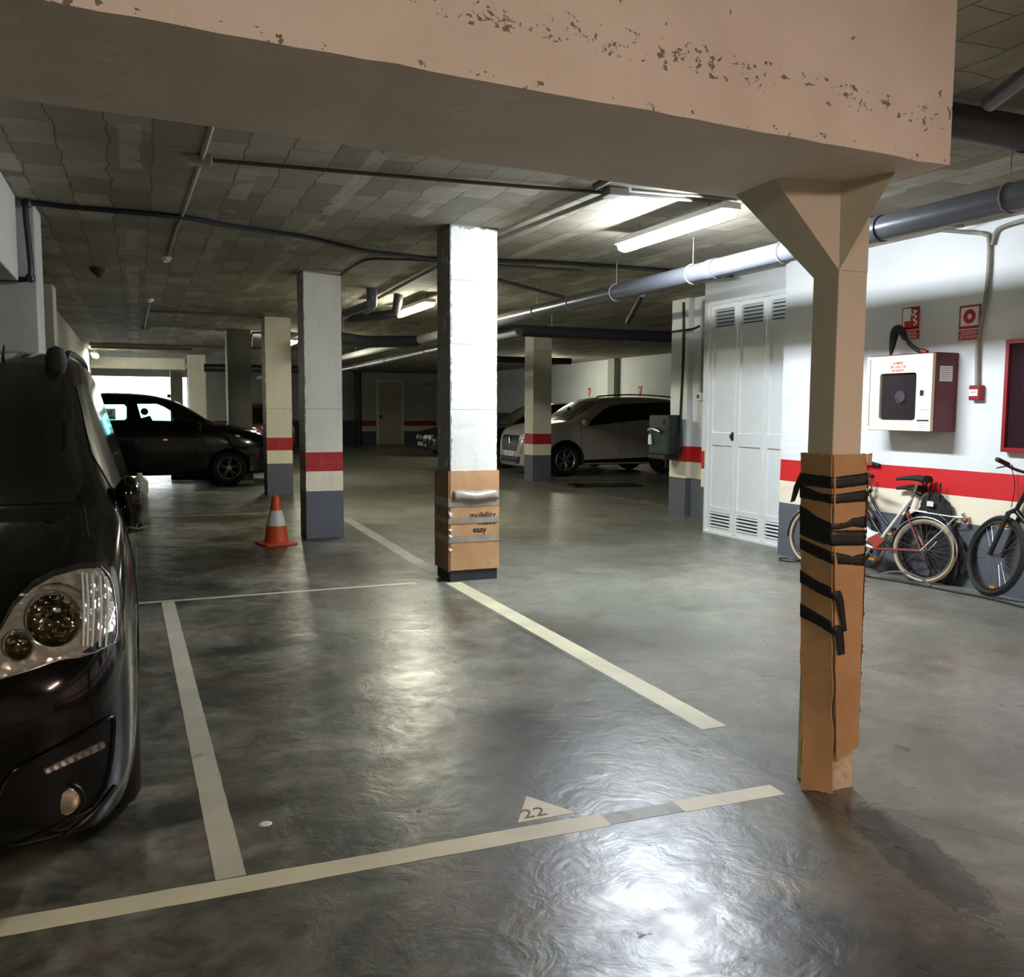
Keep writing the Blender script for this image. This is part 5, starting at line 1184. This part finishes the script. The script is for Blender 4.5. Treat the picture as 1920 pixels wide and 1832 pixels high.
# ceiling conduits
jb = lambda p, s_, label: top(MB().box(p, s_).build('junction_box', M_cond, bevel=.006), label, 'junction box')
jb((.41, 6.03, 3.03), (.14, .10, .055), 'ceiling junction box above the empty bay where two conduits cross')
jb((3.17, 5.72, 3.03), (.16, .13, .055), 'ceiling junction box left of the nearest lamp')
conduit([(.45, 6.03, 3.04), (2.0, 5.90, 3.04), (3.1, 5.78, 3.04)], .013, 'brown conduit crossing the ceiling between the two junction boxes', M_condd)
conduit([(3.25, 5.75, 3.04), (4.5, 5.68, 3.04), (6.4, 5.6, 3.04)], .013, 'conduit running right from the junction box past the nearest lamp')
conduit([(3.25, 5.62, 3.04), (4.5, 5.55, 3.04)], .010, 'second thinner conduit just in front of the one past the lamp')
conduit([(.44, 3.2, 3.04), (.42, 6.0, 3.04), (.34, 9.85, 3.04)], .015, 'conduit running back along the ceiling to the small smoke detector')
conduit([(3.15, 5.75, 3.03), (3.06, 7.6, 3.03), (3.05, 9.5, 3.03), (3.15, 12.8, 3.03)], .02, 'pale conduit running back from the junction box towards the middle pillar')
conduit([(2.21, 10.40, 3.03), (2.22, 9.3, 3.03), (2.5, 9.1, 3.03), (2.95, 9.05, 3.03), (4.6, 9.0, 3.03)], .014, 'dark conduit bending from the banded pillar head to the middle pillar', M_condd)
conduit([(.24, 14.0, 3.03), (.22, 15.6, 3.03), (.2, 18.8, 3.03)], .016, 'short conduit with end box on the far ceiling at left', M_condd)
conduit([(.24, 15.5, 3.03), (2.0, 15.45, 3.03)], .02, 'dark conduit crossing the far ceiling to the second banded pillar', M_condd)
conduit([(-1.0, 24.2, 3.03), (1.4, 24.2, 3.03), (4.4, 24.2, 3.03)], .03, 'pale conduit crossing the ceiling just before the exit lintel')
conduit([(-1.0, 25.0, 3.02), (1.4, 25.0, 3.02)], .04, 'second pale pipe crossing before the exit lintel')
conduit([(2.17, 18.8, 2.75), (2.19, 18.8, 2.98), (2.3, 18.8, 3.02), (3.0, 18.8, 3.02)], .02, 'black conduit bending off the top of the dark grey pillar', M_condd)
cable('black_cable', [(-1.0, 7.76, 2.46), (-.74, 7.74, 2.46), (-.70, 7.72, 2.50), (-.705, 7.73, 2.7), (-.72, 7.74, 2.98), (-.70, 7.76, 3.03), (-.4, 7.79, 3.03), (.34, 7.81, 3.03), (.72, 7.95, 3.02), (1.1, 8.12, 3.025), (1.48, 8.30, 3.03), (2.07, 8.74, 3.03), (2.5, 8.83, 3.03), (2.95, 8.90, 3.03), (4.2, 8.6, 3.03), (6.3, 8.6, 3.03)], .021, M_cable, 'thick black cable strung across the ceiling from the left beam to the middle pillar')
for i, p in enumerate(((-.705, 7.735, 2.47), (-.71, 7.75, 3.02))):
    top(MB().lathe([(.001, -.035), (.03, -.025), (.036, 0), (.03, .025), (.001, .035)], p, 'z', 14).build('cable_elbow', M_cable, smooth=True), ('black elbow at the lower bend of the thick black cable', 'black elbow where the thick black cable meets the ceiling')[i], 'elbow fitting')
def detector(p, label, mat=M_white, s_=1):
    return top(MB().lathe([(.05 * s_, 0), (.055 * s_, -.012), (.045 * s_, -.035), (.025 * s_, -.05), (.001, -.052)], p, 'z', 24).build('smoke_detector', mat, smooth=True), label, 'smoke detector')
detector((.33, 9.92, 3.03), 'small round white smoke detector at the end of the ceiling conduit')
detector((.23, 13.95, 3.05), 'small smoke detector further back on the left ceiling')
top(MB().lathe([(.10, 0), (.09, -.03), (.02, -.10), (.001, -.105)], (-.34, 11.24, CEIL), 'z', 20).build('ceiling_hook', M_condd, smooth=True), 'dark cone shaped fitting on the ceiling above the near van', 'ceiling fitting')
jb((.21, 18.9, 3.02), (.16, .12, .07), 'small dark box on the far ceiling at left')

# charger pier fittings
ch = empty('car_charger', (6.90, 10.9, 1.18), label='dark box hanging on the banded pier beside the pale SUV', cat='charger')
w = MB(); w.bb((-.12, -.26, -.30), (.10, .24, .26)); w.build('charger_box', simple('dark_green_plastic', (34, 44, 44), .35), ch, bevel=.02)
w = MB(); w.bb((-.13, -.16, .12), (-.118, .16, .20)); w.build('display_window', M_black, ch)
w = MB(); w.tube(catmull([(-.14, .20, .04), (-.17, .05, .06), (-.14, -.1, .02)], 5), .03, 10); w.build('plug_holder', M_alu, ch, smooth=True)
w = MB(); w.tube([(-.15, .16, -.02), (-.15, .15, -.16)], [.022, .03], 10); w.build('white_plug', M_white, ch, smooth=True)
w = MB(); w.bb((-.14, -.22, -.36), (.10, .22, -.30)); w.build('lower_shelf', M_black, ch, bevel=.01)
cable('charger_cable', [(6.98, 10.62, 2.98), (6.98, 10.60, 2.4), (6.97, 10.60, 1.9), (6.97, 10.62, 1.4), (6.95, 10.58, 1.0), (6.9, 10.66, .86)], .02, M_cable, 'black cable running down the banded pier to the dark charger box')
conduit([(6.99, 10.9, 2.6), (6.98, 10.62, 2.6), (7.1, 10.56, 2.62), (7.17, 10.5, 2.66)], .016, 'short black cable looping round the upper charger pier', M_cable)
conduit([(7.165, 10.42, 3.0), (7.165, 10.42, 1.75)], .018, 'white conduit dropping to the light switch by the louvred doors')
lsw = empty('light_switch', (7.18, 10.44, 1.70), label='small white light switch left of the tall louvred doors', cat='light switch'); MB().bb((-.05, -.05, -.06), (.01, .05, .05)).build('switch_box', M_white, lsw, bevel=.006); MB().bb((-.056, -.02, -.03), (-.048, .03, .02)).build('switch_button', M_black, lsw)
# far doors
for k_, (xx, ww, lab) in enumerate(((10.12, .98, 'door_2'), (12.7, .7, 'door_3'))):
    d = struct(empty(lab, (xx, 37.97, 0)))
    w = MB()
    for s_ in (-1, 1): w.box((s_ * (ww / 2 + .06), 0, 1.35), (.12, .10, 2.70))
    w.box((0, 0, 2.72), (ww + .24, .10, .10)); w.build('door_frame', M_cream, d)
    w = MB(); w.box((0, .03, 1.33), (ww, .05, 2.66)); lf = w.build('door_leaf', simple('cream_door', (186, 180, 152), .5), d); w = MB(); w.box((-ww / 2 + .1, -.04, 1.18), (.10, .08, .16)); w.build('door_handle', M_black, lf)
conduit([(11.6, 37.9, 2.6), (13.1, 37.9, 2.6), (13.2, 37.9, 2.5), (13.2, 37.9, 1.9)], .03, 'thin conduit on the far wall above the doors')
# bay markers on the far wall
for i, (u, v, n_) in enumerate(((1105, 737, '31'), (1200, 735, '32'))):
    q = atx(u, v, 13.49); e = empty('bay_marker', q, label=('red inverted triangle marker on the far wall above the SUV windscreen', 'red inverted triangle marker on the far wall above the middle of the SUV roof')[i], cat='sign')
    h_ = .16; w = MB(); w.prism([(-h_ * .62, h_), (h_ * .62, h_), (0, -h_)], 'x', -.004, .004); w.build('triangle_plate', M_redink, e)
    w = MB(); w.prism([(-h_ * .22, h_ * .6), (h_ * .22, h_ * .6), (0, -h_ * .1)], 'x', -.007, -.004); w.build('pale_triangle', M_cream, e)
# floor things
mt = top(MB().prism([(7.85, 15.55), (9.2, 15.3), (9.35, 15.95), (8.0, 16.3)], 'z', .002, .02).build('floor_mat', simple('wet_black_mat', (20, 20, 20), .12)), 'shiny black mat lying on the floor in front of the SUV front wheel', 'mat')
w = MB(); w.tube([(.65, 20.0, .06), (1.55, 19.7, .06)], .06, 10); top(w.build('wheel_stop', M_rubber, smooth=True), 'dark round bar lying on the floor under the black people carrier', 'wheel stop')
ju = empty('plastic_container', (.02, 16.9, 0), label='pale cloudy plastic container on the floor behind the van mirror', cat='container')
MB().lathe([(.001, 0), (.12, .005), (.14, .05), (.14, .20), (.10, .28), (.05, .31), (.045, .34), (.001, .345)], n=28).build('container_body', M_bottle, ju, smooth=True); MB().lathe([(.05, .34), (.05, .37), (.001, .375)], n=20).build('container_cap', M_refl, ju, smooth=True)
rp = empty('fire_standpipe', (1.28, 36, 0), label='red standpipe by the bright exit', cat='hydrant'); MB().tube([(0, 0, 0), (0, 0, 2.05)], .09, 12).build('riser', M_red, rp, smooth=True); MB().tube([(0, 0, 1.95), (-.2, 0, 1.95)], .07, 12).build('valve', M_red, rp, smooth=True)
p_ = atz(498, 1545); top(MB().lathe([(.001, .004), (.018, .003), (.024, .0005), (.001, .0)], (p_.x, p_.y, 0), 'z', 9).build('paper_scrap', M_refl), 'tiny white scrap on the floor left of the numbered triangle', 'litter')
